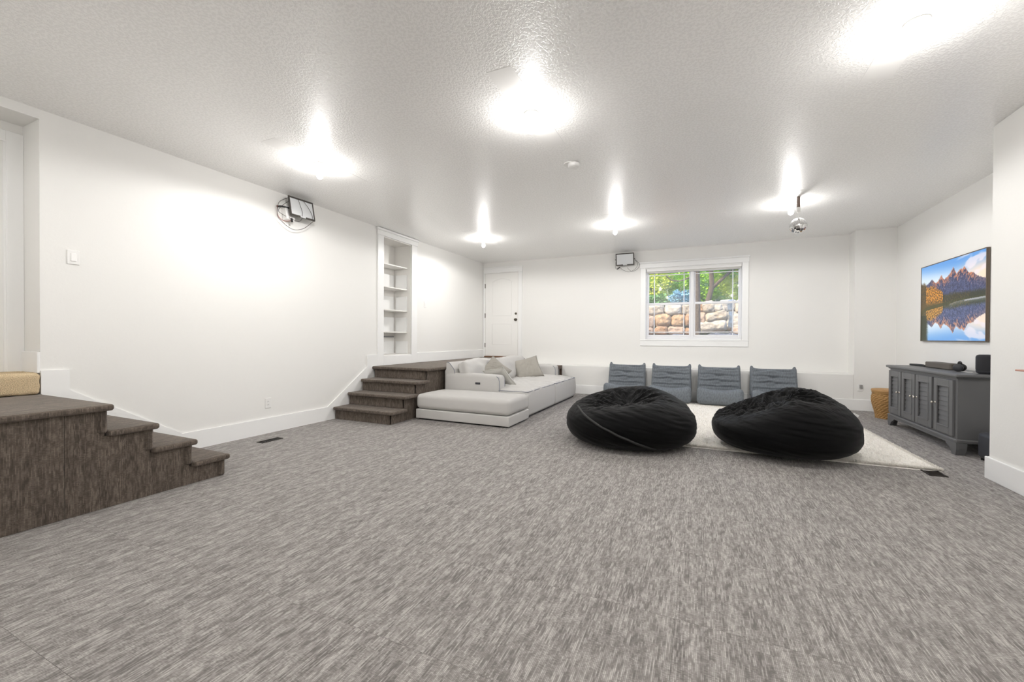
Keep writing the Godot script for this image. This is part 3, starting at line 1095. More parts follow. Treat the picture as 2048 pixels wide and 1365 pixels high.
func seating() -> void:
	var Lm: Material = M.light_linen
	var ot := thing("ottoman", "long light grey upholstered ottoman in front of the sofa arm", "ottoman", P(-3.045, 0, 5.305))
	put("base", mb().rbox(Vector3(0, 0.0875, 0), Vector3(1.51, 0.135, 0.70), 0.012, 3, 2), Lm, ot)
	put("cushion", cushion(Vector3(0, 0.265, 0), Vector3(1.495, 0.215, 0.70), 0.055, 0.02, 5, Basis(), 0.003), Lm, ot)
	put("foot_rail", mb().box(Vector3(0, 0.01, 0), Vector3(1.44, 0.02, 0.62)), M.black_plastic, ot)

	var so := thing("sofa", "light grey two seat sofa against the raised landing", "sofa", P(-3.05, 0, 6.98))
	var O := P(-3.05, 0, 6.98)
	put("base", mb().span(-0.70, 0.68, 0.0, 0.035, -1.28, 1.28), M.black_plastic, so)
	for k in 2:
		var d0: float = [5.675, 6.985][k]
		var d1: float = [6.975, 8.30][k]
		var x0 := -3.62
		var x1 := -2.315
		var c := P((x0 + x1) / 2, 0.215, (d0 + d1) / 2) - O
		var seat := put("seat_cushion", cushion(c, Vector3(x1 - x0 - 0.03, 0.39, d1 - d0 - 0.03), 0.045, 0.06, 13 + k, Basis(), 0.035, 44, 0.03), Lm, so)
		var pip := PackedVector3Array()
		for q: Vector3 in [P(x0, 0.394, d0 + 0.02), P(x1 - 0.05, 0.394, d0 + 0.02), P(x1 - 0.02, 0.392, d0 + 0.05), P(x1 - 0.018, 0.392, d1 - 0.05), P(x1 - 0.05, 0.394, d1 - 0.02), P(x0, 0.394, d1 - 0.02)]:
			pip.append(q - O)
		put("piping", mb().tube(pip, 0.006, 6), M.piping_cord, seat)
	# arms: padded slabs; the far one is rolled at its front
	for k in 2:
		var d: float = [5.79, 8.19][k]
		var xa := -3.80
		var xb: float = [-2.785, -2.69][k]
		var top: float = [0.615, 0.64][k]
		var c := P((xa + xb) / 2, top / 2 + 0.02, d) - O
		var fn := func(o: Vector3, u: Vector3) -> Vector3:
			if u.y > 0.2:
				o.z *= 1.0 - 0.12 * u.y
			o.y += 0.012 * (1 - u.x * u.x) * maxf(u.y, 0.0)
			return o
		var arm := put("arm", mb().rbox(c, Vector3(xb - xa, top - 0.03, 0.23), 0.06, 5, 6, fn), Lm, so)
		var pip := PackedVector3Array()
		for s: float in [-1.0, 1.0]:
			pip.clear()
			for q: Vector2 in [Vector2(0.05, 0), Vector2(top - 0.09, 0), Vector2(top - 0.035, -0.012), Vector2(top - 0.012, -0.05)]:
				pip.append(P(xb - 0.012 + q.y, q.x, d + s * 0.095) - O)
			put("piping", mb().tube(pip, 0.006, 6), M.piping_cord, arm)
	# back frame, with its sloping end seen past the near arm
	var prof := PackedVector2Array([Vector2(-3.80, 0.05), Vector2(-3.80, 0.66), Vector2(-3.775, 0.69), Vector2(-3.775, 0.785), Vector2(-3.755, 0.80), Vector2(-3.715, 0.79), Vector2(-3.63, 0.69), Vector2(-3.56, 0.42), Vector2(-3.56, 0.05)])
	put("back_frame", mb().prism(prof, P(0, 0, 5.72) - O, Vector3.RIGHT, Vector3.UP, Vector3(0, 0, -2.54)), Lm, so)
	var edge := PackedVector3Array([P(-3.755, 0.80, 5.72) - O, P(-3.715, 0.79, 5.72) - O, P(-3.63, 0.69, 5.72) - O, P(-3.565, 0.45, 5.72) - O])
	put("piping", mb().tube(edge, 0.006, 6), M.piping_cord, so)
	for k in 2:
		var d: float = [6.26, 7.50][k]
		var len_: float = [1.06, 1.16][k]
		var tilt := Basis(Vector3(0, 0, 1), deg_to_rad(16 if k == 0 else 20))
		var nz := noise(2.2, 60 + k, 2)
		var fn := func(o: Vector3, u: Vector3) -> Vector3:
			var kk := (1 - u.y * u.y) * (1 - u.z * u.z)
			o.x += signf(u.x) * 0.055 * kk
			o.y += 0.02 * (1 - u.z * u.z) * u.y - 0.02 * absf(u.z) * u.y
			return o + Vector3.ONE * nz.get_noise_3dv(o * 2.0) * 0.02
		var bc := put("back_cushion", mb().rbox(P(-3.46 + 0.05 * k, 0.615, d) - O, Vector3(0.17, 0.44, len_), 0.07, 5, 10, fn, tilt), Lm, so)
		bc.set_meta("label", "plump back cushion")
	put("control_panel", mb().box(P(-3.165, 0.487, 5.674) - O, Vector3(0.085, 0.03, 0.008), 0.002), M.charcoal, so)

	# throw pillows
	var face := func(yaw: float, lean: float, spin: float) -> Basis:
		return Basis(Vector3.UP, yaw) * Basis(Vector3.RIGHT, lean) * Basis(Vector3.FORWARD, spin)
	pillow("throw_pillow", "grey square throw pillow leaning on the left back cushion", Vector3(0.42, 0.42, 0.13), Transform3D(face.call(deg_to_rad(42), deg_to_rad(-26), deg_to_rad(43)), P(-3.2, 0.62, 6.36)), M.grey_linen, 3)
	pillow("throw_pillow", "small pale grey pillow lying against the near sofa arm", Vector3(0.46, 0.40, 0.12), Transform3D(face.call(deg_to_rad(172), deg_to_rad(-40), deg_to_rad(14)), P(-2.97, 0.55, 6.05)), M.pale_linen, 4)
	pillow("throw_pillow", "taupe grey square pillow at the right end of the sofa", Vector3(0.52, 0.48, 0.15), Transform3D(face.call(deg_to_rad(26), deg_to_rad(-34), deg_to_rad(-16)), P(-3.07, 0.60, 7.5)), M.grey_linen, 5)

	var tb := thing("side_table", "small dark wood side table behind the far sofa arm", "table", P(-2.93, 0, 8.56))
	put("top", mb().box(Vector3(0, 0.575, 0), Vector3(0.36, 0.07, 0.32), 0.004), M.dark_wood, tb)
	for x: float in [-0.155, 0.155]:
		for z: float in [-0.135, 0.135]:
			put("leg", mb().box(Vector3(x, 0.27, z), Vector3(0.045, 0.54, 0.045), 0.003), M.dark_wood, tb)
	put("shelf", mb().box(Vector3(0, 0.14, 0), Vector3(0.34, 0.02, 0.29), 0.003), M.dark_wood, tb)

	# four low corduroy chairs
	var chair := thing("low_chair", "", "chair", Vector3.ZERO, 0, "grey blue armless floor chairs along the back wall")
	chair_parts(chair)
	var xs := [-1.345, -0.508, 0.3165, 1.176]
	var lab := ["leftmost grey blue armless floor chair, nearest the sofa", "grey blue armless floor chair, second from the sofa", "grey blue armless floor chair, third from the sofa, its whole seat front showing", "rightmost grey blue armless floor chair, behind the right bean bag"]
	for k in 4:
		var c := chair if k == 0 else copy(chair, lab[k])
		c.set_meta("label", lab[k])
		c.position = P(xs[k], 0.0 if k == 0 else 0.0, 8.35)

func chair_parts(o: Node3D) -> void:
	var C: Material = M.blue_cord
	var nz := noise(1.0, 77, 3)
	# seat: block with raised sides and a dished middle
	var seat := func(p: Vector3, u: Vector3) -> Vector3:
		if u.y > 0:
			p.y += u.y * (0.095 * pow(absf(u.x), 1.7) * (0.6 + 0.4 * u.z) - 0.05) - u.y * 0.02 * (1 - u.z) * 0.5
			p.y += 0.008 * sin(u.z * 16.0 + 2.0 * nz.get_noise_2d(u.x * 3.0, 2)) * (1 - u.x * u.x) * u.y
		p.x *= 1.0 + 0.04 * u.z + 0.02 * (1 - u.y * u.y)
		if u.z > 0:
			p.z += 0.03 * (1 - u.y * u.y)
		return p
	put("seat", mb().rbox(Vector3(0, 0.18, 0.02), Vector3(0.70, 0.29, 0.56), 0.07, 5, 16, seat), C, o)
	# back: reclined slab, wrinkled across towards two tucks, corners drawn up into small horns
	var back := func(p: Vector3, u: Vector3) -> Vector3:
		var x := u.x
		var y := u.y
		p.y += 0.045 * pow(absf(x), 8.0) * maxf(0.0, y)
		p.x *= 1.0 - 0.02 * y
		if u.z > -0.5:
			var bend := 0.9 * exp(-x * x * 5.0)
			var n1 := nz.get_noise_2d(x * 0.9, y * 2.0)
			var k := 1 - pow(absf(x), 4.0)
			p.z += (0.014 * sin(y * 13.0 + 3.0 * n1 - bend) + 0.007 * sin(y * 29.0 + 4.0 * n1 - bend * 1.5)) * k
			for t: Vector2 in [Vector2(0, 0.35), Vector2(0, -0.25)]:
				p.z -= 0.022 * exp(-((x - t.x) * (x - t.x) * 30.0 + (y - t.y) * (y - t.y) * 60.0))
		return p
	put("backrest", mb().rbox(Vector3(0, 0.42, -0.235), Vector3(0.715, 0.50, 0.15), 0.045, 5, 30, back, Basis(Vector3.RIGHT, deg_to_rad(-13))), C, o)
	for s: float in [-1.0, 1.0]:
		put("corner_tip", mb().lathe([Vector2(0, -0.05), Vector2(0.035, -0.045), Vector2(0.032, 0.0), Vector2(0.022, 0.03), Vector2(0.012, 0.045), Vector2(0, 0.048)], 14, Transform3D(Basis(Vector3.FORWARD, s * 0.18), Vector3(s * 0.322, 0.668, -0.30))), C, o)


# ---------------------------------------------------------------- rug and bean bags
func spow(x: float, e: float) -> float:
	return signf(x) * pow(absf(x), e)

func bag_shape(p: Dictionary) -> Callable:
	var nz := noise(1.0, p.seed, 3)
	var nf := noise(1.0, p.seed + 9, 2)
	return func(a: float, b: float) -> Vector3:
		var th := TAU * a
		var ph := (b - 0.5) * PI
		var cp := spow(cos(ph), 0.56) if b > 0 and b < 1 else 0.0
		var x: float = p.a * cp * spow(cos(th), 0.92)
		var z: float = p.c * cp * spow(sin(th), 0.92)
		var sy := sin(ph)
		var t: float = clampf(x / p.a, -1, 1)
		var top: float = lerpf(p.hl, p.hr, smoothstep(-0.8, 0.8, t)) if not p.has("mid") else p.hl + (p.hr - p.hl) * smoothstep(-0.9, 0.3, t) - p.drop * smoothstep(0.35, 1.0, t)
		top += p.back * (-z / p.c)
		var y: float = spow(sy, 0.8) * (top if sy > 0 else p.low)
		if sy < 0:
			y = maxf(y, -p.low * 0.93 - 0.02 * (sy + 1.0) * 0.0)
		# seat hollow with gathered cloth round it
		if sy > -0.1:
			var dx: float = (x - p.cx) / p.rx
			var dz: float = (z - p.cz) / p.rz
			var q := sqrt(dx * dx + dz * dz)
			var ang := atan2(dz, dx)
			y -= p.hollow * exp(-q * q * 1.1) * smoothstep(-0.1, 0.3, sy)
			var g := sin(ang * 15.0 + 4.0 * nz.get_noise_2d(cos(ang) * 2.0, sin(ang) * 2.0 + q))
			var gather := exp(-(q - 0.85) * (q - 0.85) * 4.0)
			y += p.gather * (g * gather + 1.5 * nz.get_noise_2d(dx * 4.0, dz * 9.0) * exp(-q * q * 0.6))
		# drag lines across the cloth
		var w := nf.get_noise_3d(x * 2.4 + 3.0, y * 17.0 + x * p.slant * 2.0, z * 2.4)
		var rad := Vector3(x / p.a, y * 0.4, z / p.c).normalized()
		return Vector3(x, y + p.low * 0.93, z) + rad * w * (0.007 + 0.012 * maxf(0.0, sy)) * (1.0 if b > 0.04 and b < 0.96 else 0.0)

func rug_and_bags() -> void:
	var turn := deg_to_rad(-2.2)
	var rug := thing("rug", "cream white shag rug under the bean bags", "rug", P(0.565, 0, 6.63), 0.0)
	rug.rotation.y = -turn * 0.5
	var hw := 1.41
	var hd := 1.64
	var nz := noise(9.0, 15, 3)
	var rim := func(a: float, b: float) -> Vector3:
		var x := (a * 2 - 1) * hw
		var z := (b * 2 - 1) * hd
		var e := minf(minf(a, 1 - a) * 2 * hw, minf(b, 1 - b) * 2 * hd)
		var y := 0.026 * smoothstep(0.0, 0.03, e) + nz.get_noise_2d(x, z) * 0.004
		return Vector3(x + nz.get_noise_2d(z * 2.0, 5) * 0.01, maxf(0.001, y) if e > 0.001 else 0.001, z + nz.get_noise_2d(x * 2.0, 9) * 0.01)
	put("backing", mb().grid(rim, 90, 100, false, false), M.rug_pile, rug)
	# pile: short bent tufts
	var tuft := mb()
	for k in 3:
		var a := TAU * k / 3.0
		var d := Vector3(cos(a), 0, sin(a)) * 0.008
		var s := Vector3(-sin(a), 0, cos(a)) * 0.0035
		tuft.idx.append_array([tuft.vert(-s, Vector2()), tuft.vert(s, Vector2()), tuft.vert(d + Vector3(0, 0.016, 0), Vector2())])
		tuft.sg.append(-1)
	var mm := MultiMesh.new()
	mm.transform_format = MultiMesh.TRANSFORM_3D
	mm.mesh = tuft.mesh()
	mm.instance_count = 60000
	for k in mm.instance_count:
		var x := rng.randf_range(-hw, hw)
		var z := rng.randf_range(-hd, hd)
		if k % 6 == 0:
			z = hd - rng.randf() * 0.03
		elif k % 13 == 0:
			x = hw - rng.randf() * 0.03
		var bs := Basis(Vector3.UP, rng.randf() * TAU).rotated(Vector3(1, 0, 0), rng.randf_range(-0.5, 0.5)).scaled(Vector3.ONE * rng.randf_range(0.7, 1.4))
		mm.set_instance_transform(k, Transform3D(bs, Vector3(x, 0.016, z)))
	var pile := MultiMeshInstance3D.new()
	pile.multimesh = mm
	pile.material_override = M.rug_pile
	pile.name = "pile"
	pile.set_meta("kind", "stuff")
	rug.add_child(pile)

	var bags := [
		{"at": Vector2(-0.752, 4.98), "seed": 101, "a": 0.722, "c": 0.70, "hl": 0.28, "hr": 0.36, "mid": 1, "drop": 0.06, "back": 0.10, "low": 0.24, "cx": -0.08, "cz": 0.02, "rx": 0.36, "rz": 0.30, "hollow": 0.17, "gather": 0.016, "slant": 2.0},
		{"at": Vector2(0.80, 5.24), "seed": 202, "a": 0.675, "c": 0.70, "hl": 0.18, "hr": 0.38, "mid": 1, "drop": 0.08, "back": 0.09, "low": 0.24, "cx": -0.16, "cz": -0.02, "rx": 0.38, "rz": 0.28, "hollow": 0.12, "gather": 0.03, "slant": 1.0}]
	var lab := ["black velour bean bag on the left with a diagonal seam flap", "black velour bean bag on the right, higher at its right end"]
	for k in 2:
		var p: Dictionary = bags[k]
		var at: Vector2 = p.at
		var o := thing("bean_bag", lab[k], "bean bag", P(at.x, 0.034 if k == 1 else 0.004, at.y), atan2(-at.x, at.y))
		var fn := bag_shape(p)
		put("cover", mb().grid(fn, 220, 120), M.black_velvet, o)
		if k == 0:
			# flap over the zip: a strip laid on the cloth from upper left to lower right
			var pts: Array = []
			for i in 160:
				for j in 60:
					var a := 0.02 + 0.46 * i / 160.0
					var b := 0.04 + 0.80 * j / 60.0
					pts.append(fn.call(a, b))
			var path := PackedVector3Array()
			for s in 25:
				var t := s / 24.0
				var want := Vector2(lerpf(-0.60, 0.27, t), lerpf(0.425, 0.06, pow(t, 0.9)))
				var best := Vector3()
				var far := 1e9
				for q: Vector3 in pts:
					var dd := want.distance_squared_to(Vector2(q.x, q.y))
					if dd < far and q.z > 0.1:
						far = dd
						best = q
				path.append(best + best.normalized() * 0.004)
			var sm := PackedVector3Array()
			for s in path.size():
				sm.append((path[maxi(s - 1, 0)] + path[s] * 2 + path[mini(s + 1, path.size() - 1)]) / 4.0)
			put("zip_flap", mb().tube(sm, 0.013, 8), M.flap, o)
		else:
			var tg := mb().box(Vector3.ZERO, Vector3(0.05, 0.025, 0.004), 0.001, Basis(Vector3.FORWARD, 0.5))
			var t := put("care_tag", tg, M.white_plastic, o)
			t.position = fn.call(0.95, 0.62) + Vector3(0.02, 0.01, 0.0)


# ---------------------------------------------------------------- television, cabinet, and what stands on it
func media() -> void:
	var tv := thing("television", "flat television on the right wall showing mountains above a lake", "television", P(XR, 1.708, 7.125))
	var w := 1.505
	var h := 1.055
	put("housing", mb().box(Vector3(-0.016, 0, 0), Vector3(0.026, h, w), 0.003), M.bezel, tv)
	var e := 0.011
	var fr := mb()
	for q: Array in [[h / 2 - e / 2, 0.0, e, w], [-h / 2 + e / 2, 0.0, e, w], [0.0, w / 2 - e / 2, h - 2 * e, e], [0.0, -w / 2 + e / 2, h - 2 * e, e]]:
		fr.box(Vector3(-0.031, q[0], q[1]), Vector3(0.008, q[2], q[3]), 0.002)
	put("frame", fr, M.bezel, tv)
	var s := mb()
	var hw := w / 2 - e
	var hh := h / 2 - e
	var i0 := s.vert(Vector3(-0.0305, hh, -hw), Vector2(0, 0))
	var i1 := s.vert(Vector3(-0.0305, hh, hw), Vector2(1, 0))
	var i2 := s.vert(Vector3(-0.0305, -hh, hw), Vector2(1, 1))
	var i3 := s.vert(Vector3(-0.0305, -hh, -hw), Vector2(0, 1))
	s.idx.append_array([i0, i1, i2, i0, i2, i3])
	s.sg.append_array([-1, -1])
	put("screen", s, M.screen_picture, tv)

	# cabinet
	var C: Material = M.cabinet_paint
	var c := thing("cabinet", "long grey cabinet with four louvered doors under the television", "cabinet", P(2.66, 0, 6.68))
	var O := P(2.66, 0, 6.68)
	var B := func(x0: float, x1: float, y0: float, y1: float, d0: float, d1: float, r := 0.0) -> MB:
		var m := mb()
		m.box(P((x0 + x1) / 2, (y0 + y1) / 2, (d0 + d1) / 2) - O, Vector3(absf(x1 - x0), absf(y1 - y0), absf(d1 - d0)), r)
		return m
	put("body", B.call(2.44, 2.895, 0.13, 0.80, 5.845, 7.525, 0.004), C, c)
	put("top", mb().rbox(P(2.655, 0.828, 6.685) - O, Vector3(0.50, 0.034, 1.79), 0.014, 4, 2), C, c)
	put("top_moulding", B.call(2.425, 2.90, 0.795, 0.814, 5.825, 7.545, 0.006), C, c)
	put("base_moulding", B.call(2.42, 2.90, 0.125, 0.165, 5.82, 7.55, 0.01), C, c)
	# bracket feet and apron along the front
	var ap := PackedVector2Array([Vector2(5.82, 0.13), Vector2(5.82, 0.06), Vector2(5.835, 0.0), Vector2(5.90, 0.0), Vector2(5.93, 0.045), Vector2(5.965, 0.07), Vector2(6.01, 0.085), Vector2(6.03, 0.105), Vector2(7.34, 0.105), Vector2(7.36, 0.085), Vector2(7.405, 0.07), Vector2(7.44, 0.045), Vector2(7.47, 0.0), Vector2(7.535, 0.0), Vector2(7.55, 0.06), Vector2(7.55, 0.13)])
	put("apron", mb().prism(ap, P(2.425, 0, 0) - O, Vector3(0, 0, -1), Vector3.UP, Vector3(0.025, 0, 0)), C, c)
	for d: float in [5.865, 7.505]:
		for x: float in [2.475, 2.85]:
			put("foot", mb().lathe([Vector2(0, 0), Vector2(0.036, 0), Vector2(0.052, 0.07), Vector2(0.055, 0.13), Vector2(0, 0.13)], 4, Transform3D(Basis(Vector3.UP, PI / 4), P(x, 0, d) - O), false), C, c)
	for q: Array in [[7.13, 7.505], [6.735, 7.10], [6.32, 6.71], [5.885, 6.27]]:
		var d0: float = q[0]
		var d1: float = q[1]
		var fw := 0.072
		var m := mb()
		for r: Array in [[d0, d0 + fw, 0.185, 0.775], [d1 - fw, d1, 0.185, 0.775], [d0 + fw, d1 - fw, 0.185, 0.265], [d0 + fw, d1 - fw, 0.70, 0.775]]:
			m.box(P(2.43, (r[2] + r[3]) / 2, (r[0] + r[1]) / 2) - O, Vector3(0.024, r[3] - r[2], r[1] - r[0]), 0.003)
		# bead round the opening
		for r: Array in [[d0 + fw - 0.008, d0 + fw + 0.008, 0.262, 0.703], [d1 - fw - 0.008, d1 - fw + 0.008, 0.262, 0.703], [d0 + fw, d1 - fw, 0.257, 0.273], [d0 + fw, d1 - fw, 0.692, 0.708]]:
			m.box(P(2.42, (r[2] + r[3]) / 2, (r[0] + r[1]) / 2) - O, Vector3(0.016, r[3] - r[2], r[1] - r[0]), 0.004)
		var dr := put("door", m, C, c)
		for k in 8:
			var y := 0.298 + k * 0.0525
			var sl := mb().box(P(2.437, y, (d0 + d1) / 2) - O, Vector3(0.007, 0.058, d1 - d0 - 2 * fw), 0.0015, Basis(Vector3.FORWARD, deg_to_rad(9)))
			put("slat", sl, C, dr)
		var kd: float = {7.13: 7.165, 6.735: 6.77, 6.32: 6.675, 5.885: 6.235}[d0]
		var t := Transform3D(Basis(Vector3.BACK, PI / 2), P(2.418, 0.498, kd) - O)
		put("knob", mb().lathe([Vector2(0, 0), Vector2(0.013, 0), Vector2(0.012, 0.004), Vector2(0.006, 0.007), Vector2(0.006, 0.016), Vector2(0.013, 0.022), Vector2(0.0145, 0.029), Vector2(0.01, 0.036), Vector2(0, 0.038)], 16, t), M.knob_metal, dr)

	var ty := 0.846
	var sb := thing("soundbar", "flat dark grey soundbar on the cabinet top", "speaker", P(2.72, ty, 6.83))
	put("body", mb().box(Vector3(0, 0.038, 0), Vector3(0.11, 0.072, 0.60), 0.006), M.bar_grey, sb)
	put("grille", mb().box(Vector3(-0.056, 0.038, 0), Vector3(0.006, 0.06, 0.58), 0.002), M.bar_grey, sb)
	put("foot", mb().box(Vector3(0, 0.002, 0), Vector3(0.09, 0.006, 0.5)), M.black_plastic, sb)
	var rc := thing("remote_control", "thin black remote control lying beside the soundbar", "remote", P(2.70, ty, 7.40), 0.12)
	put("body", mb().box(Vector3(0, 0.012, 0), Vector3(0.045, 0.022, 0.34), 0.006), M.black_plastic, rc)
	put("key_pad", mb().box(Vector3(0, 0.024, 0), Vector3(0.034, 0.003, 0.16), 0.001), M.charcoal, rc)
	# headset-like black device by the soundbar's end
	var cm := thing("headset", "small black headset shaped device on the cabinet by the soundbar end", "headset", P(2.66, ty, 6.33), 0.9)
	var band := PackedVector3Array()
	for k in 17:
		var a := PI * k / 16.0
		band.append(Vector3(0.046 * cos(a), 0.05 + 0.055 * sin(a), 0.0))
	put("band", mb().tube(band, 0.012, 8), M.black_plastic, cm)
	for sgn: float in [-1.0, 1.0]:
		put("ear_cup", mb().lathe([Vector2(0, -0.02), Vector2(0.034, -0.02), Vector2(0.042, -0.01), Vector2(0.042, 0.01), Vector2(0.034, 0.02), Vector2(0, 0.02)], 20, Transform3D(Basis(Vector3.FORWARD, PI / 2), Vector3(sgn * 0.046, 0.043, 0))), M.black_plastic if sgn > 0 else M.charcoal, cm)
	var sp := thing("smart_speaker", "dark grey round fabric speaker at the near end of the cabinet", "speaker", P(2.735, ty, 6.0))
	put("fabric_body", mb().lathe([Vector2(0, 0.03), Vector2(0.082, 0.03), Vector2(0.085, 0.05), Vector2(0.085, 0.175), Vector2(0.078, 0.193), Vector2(0.06, 0.2), Vector2(0, 0.202)], 40), M.dark_fabric, sp)
	put("base", mb().lathe([Vector2(0, 0), Vector2(0.062, 0), Vector2(0.08, 0.012), Vector2(0.085, 0.032), Vector2(0, 0.034)], 40), M.charcoal, sp)
	var cb := PackedVector3Array()
	for k in 13:
		var t := k / 12.0
		cb.append(P(lerpf(2.64, 2.66, t) + 0.01 * sin(t * 5.0), ty + 0.003 + 0.018 * maxf(0, t - 0.7), lerpf(6.33, 6.06, t)))
	var cable := put("speaker_cable", mb().tube(cb, 0.003, 6), M.white_plastic)
	tag(cable, "thin white cable running along the cabinet top to the round speaker", "cable")
	var sw := thing("subwoofer", "charcoal subwoofer on the floor at the cabinet's near end", "speaker", P(2.66, 0, 5.62))
	put("body", mb().rbox(Vector3(0, 0.152, 0), Vector3(0.24, 0.265, 0.24), 0.045, 5, 1), M.charcoal, sw)
	for x: float in [-0.085, 0.085]:
		for z: float in [-0.085, 0.085]:
			put("foot", mb().lathe([Vector2(0, 0), Vector2(0.014, 0), Vector2(0.014, 0.024), Vector2(0, 0.024)], 12, Transform3D(Basis(), Vector3(x, 0, z))), M.black_plastic, sw)
	# basket
	var bk := thing("basket", "woven rattan basket with a lid between wall and cabinet", "basket", P(2.60, 0, 8.12))
	var weave := func(a: float, b: float) -> Vector3:
		var th := TAU * (fposmod(a, 1.0) if a < 0.9999 else 0.0)
		var y := b * 0.385
		var r := 0.128 + 0.05 * smoothstep(0.0, 0.75, b) - 0.012 * smoothstep(0.8, 1.0, b)
		var s1 := fposmod(th * 20.0 / TAU + y * 20.0, 1.0)
		var s2 := fposmod(y * 34.0 - th * 5.0 / TAU, 1.0)
		r += 0.014 * pow(sin(PI * s1), 0.6) * pow(sin(PI * s2), 0.6)
		return Vector3(r * cos(th), y, r * sin(th))
	put("woven_body", mb().grid(weave, 300, 130, false, true), M.rattan, bk)
	put("bottom", mb().lathe([Vector2(0, 0), Vector2(0.126, 0), Vector2(0.126, 0.01), Vector2(0, 0.01)], 24), M.rattan, bk)
	put("rim", mb().lathe([Vector2(0, 0.372), Vector2(0.176, 0.372), Vector2(0.183, 0.385), Vector2(0.18, 0.412), Vector2(0, 0.412)], 40), M.rattan, bk)
	put("lid", mb().lathe([Vector2(0, 0.41), Vector2(0.188, 0.41), Vector2(0.192, 0.425), Vector2(0.182, 0.442), Vector2(0.1, 0.448), Vector2(0, 0.448)], 40), M.rattan_lid, bk)


# ---------------------------------------------------------------- monitors, plates, vents
func cable_run(pts: Array) -> PackedVector3Array:
	var cv := Curve3D.new()
	for k in pts.size():
		var a: Vector3 = pts[maxi(k - 1, 0)]
		var b: Vector3 = pts[mini(k + 1, pts.size() - 1)]
		cv.add_point(pts[k], -(b - a) / 6.0, (b - a) / 6.0)
	return cv.tessellate_even_length(4, 0.02)

func monitor(called: String, label: String, t: Transform3D, arm_dir: Vector3) -> Node3D:
	# local: x along the screen, y up, z out of the screen
	var o := thing(called, label, "monitor", t.origin)
	o.basis = t.basis
	var w := 0.375
	var h := 0.255
	put("frame", mb().box(Vector3(0, h / 2 - 0.011, 0), Vector3(w, 0.022, 0.02), 0.003).box(Vector3(-w / 2 + 0.009, 0, 0), Vector3(0.018, h - 0.044, 0.02), 0.003).box(Vector3(w / 2 - 0.009, 0, 0), Vector3(0.018, h - 0.044, 0.02), 0.003).box(Vector3(-0.115, -h / 2 + 0.011, 0), Vector3(0.145, 0.022, 0.02), 0.003).box(Vector3(0.115, -h / 2 + 0.011, 0), Vector3(0.145, 0.022, 0.02), 0.003).box(Vector3(0, -h / 2 + 0.005, -0.004), Vector3(0.1, 0.01, 0.012), 0.002), M.monitor_frame, o)
	put("screen", mb().box(Vector3(0, 0.0, -0.001), Vector3(w - 0.034, h - 0.04, 0.012), 0.001), M.screen_white, o)
	put("center_tab", mb().box(Vector3(0, -h / 2 + 0.014, 0.0), Vector3(0.08, 0.02, 0.014), 0.002), M.screen_white, o)
	put("rear_shell", mb().box(Vector3(0, 0, -0.016), Vector3(w - 0.02, h - 0.02, 0.02), 0.008), M.monitor_frame, o)
	return o

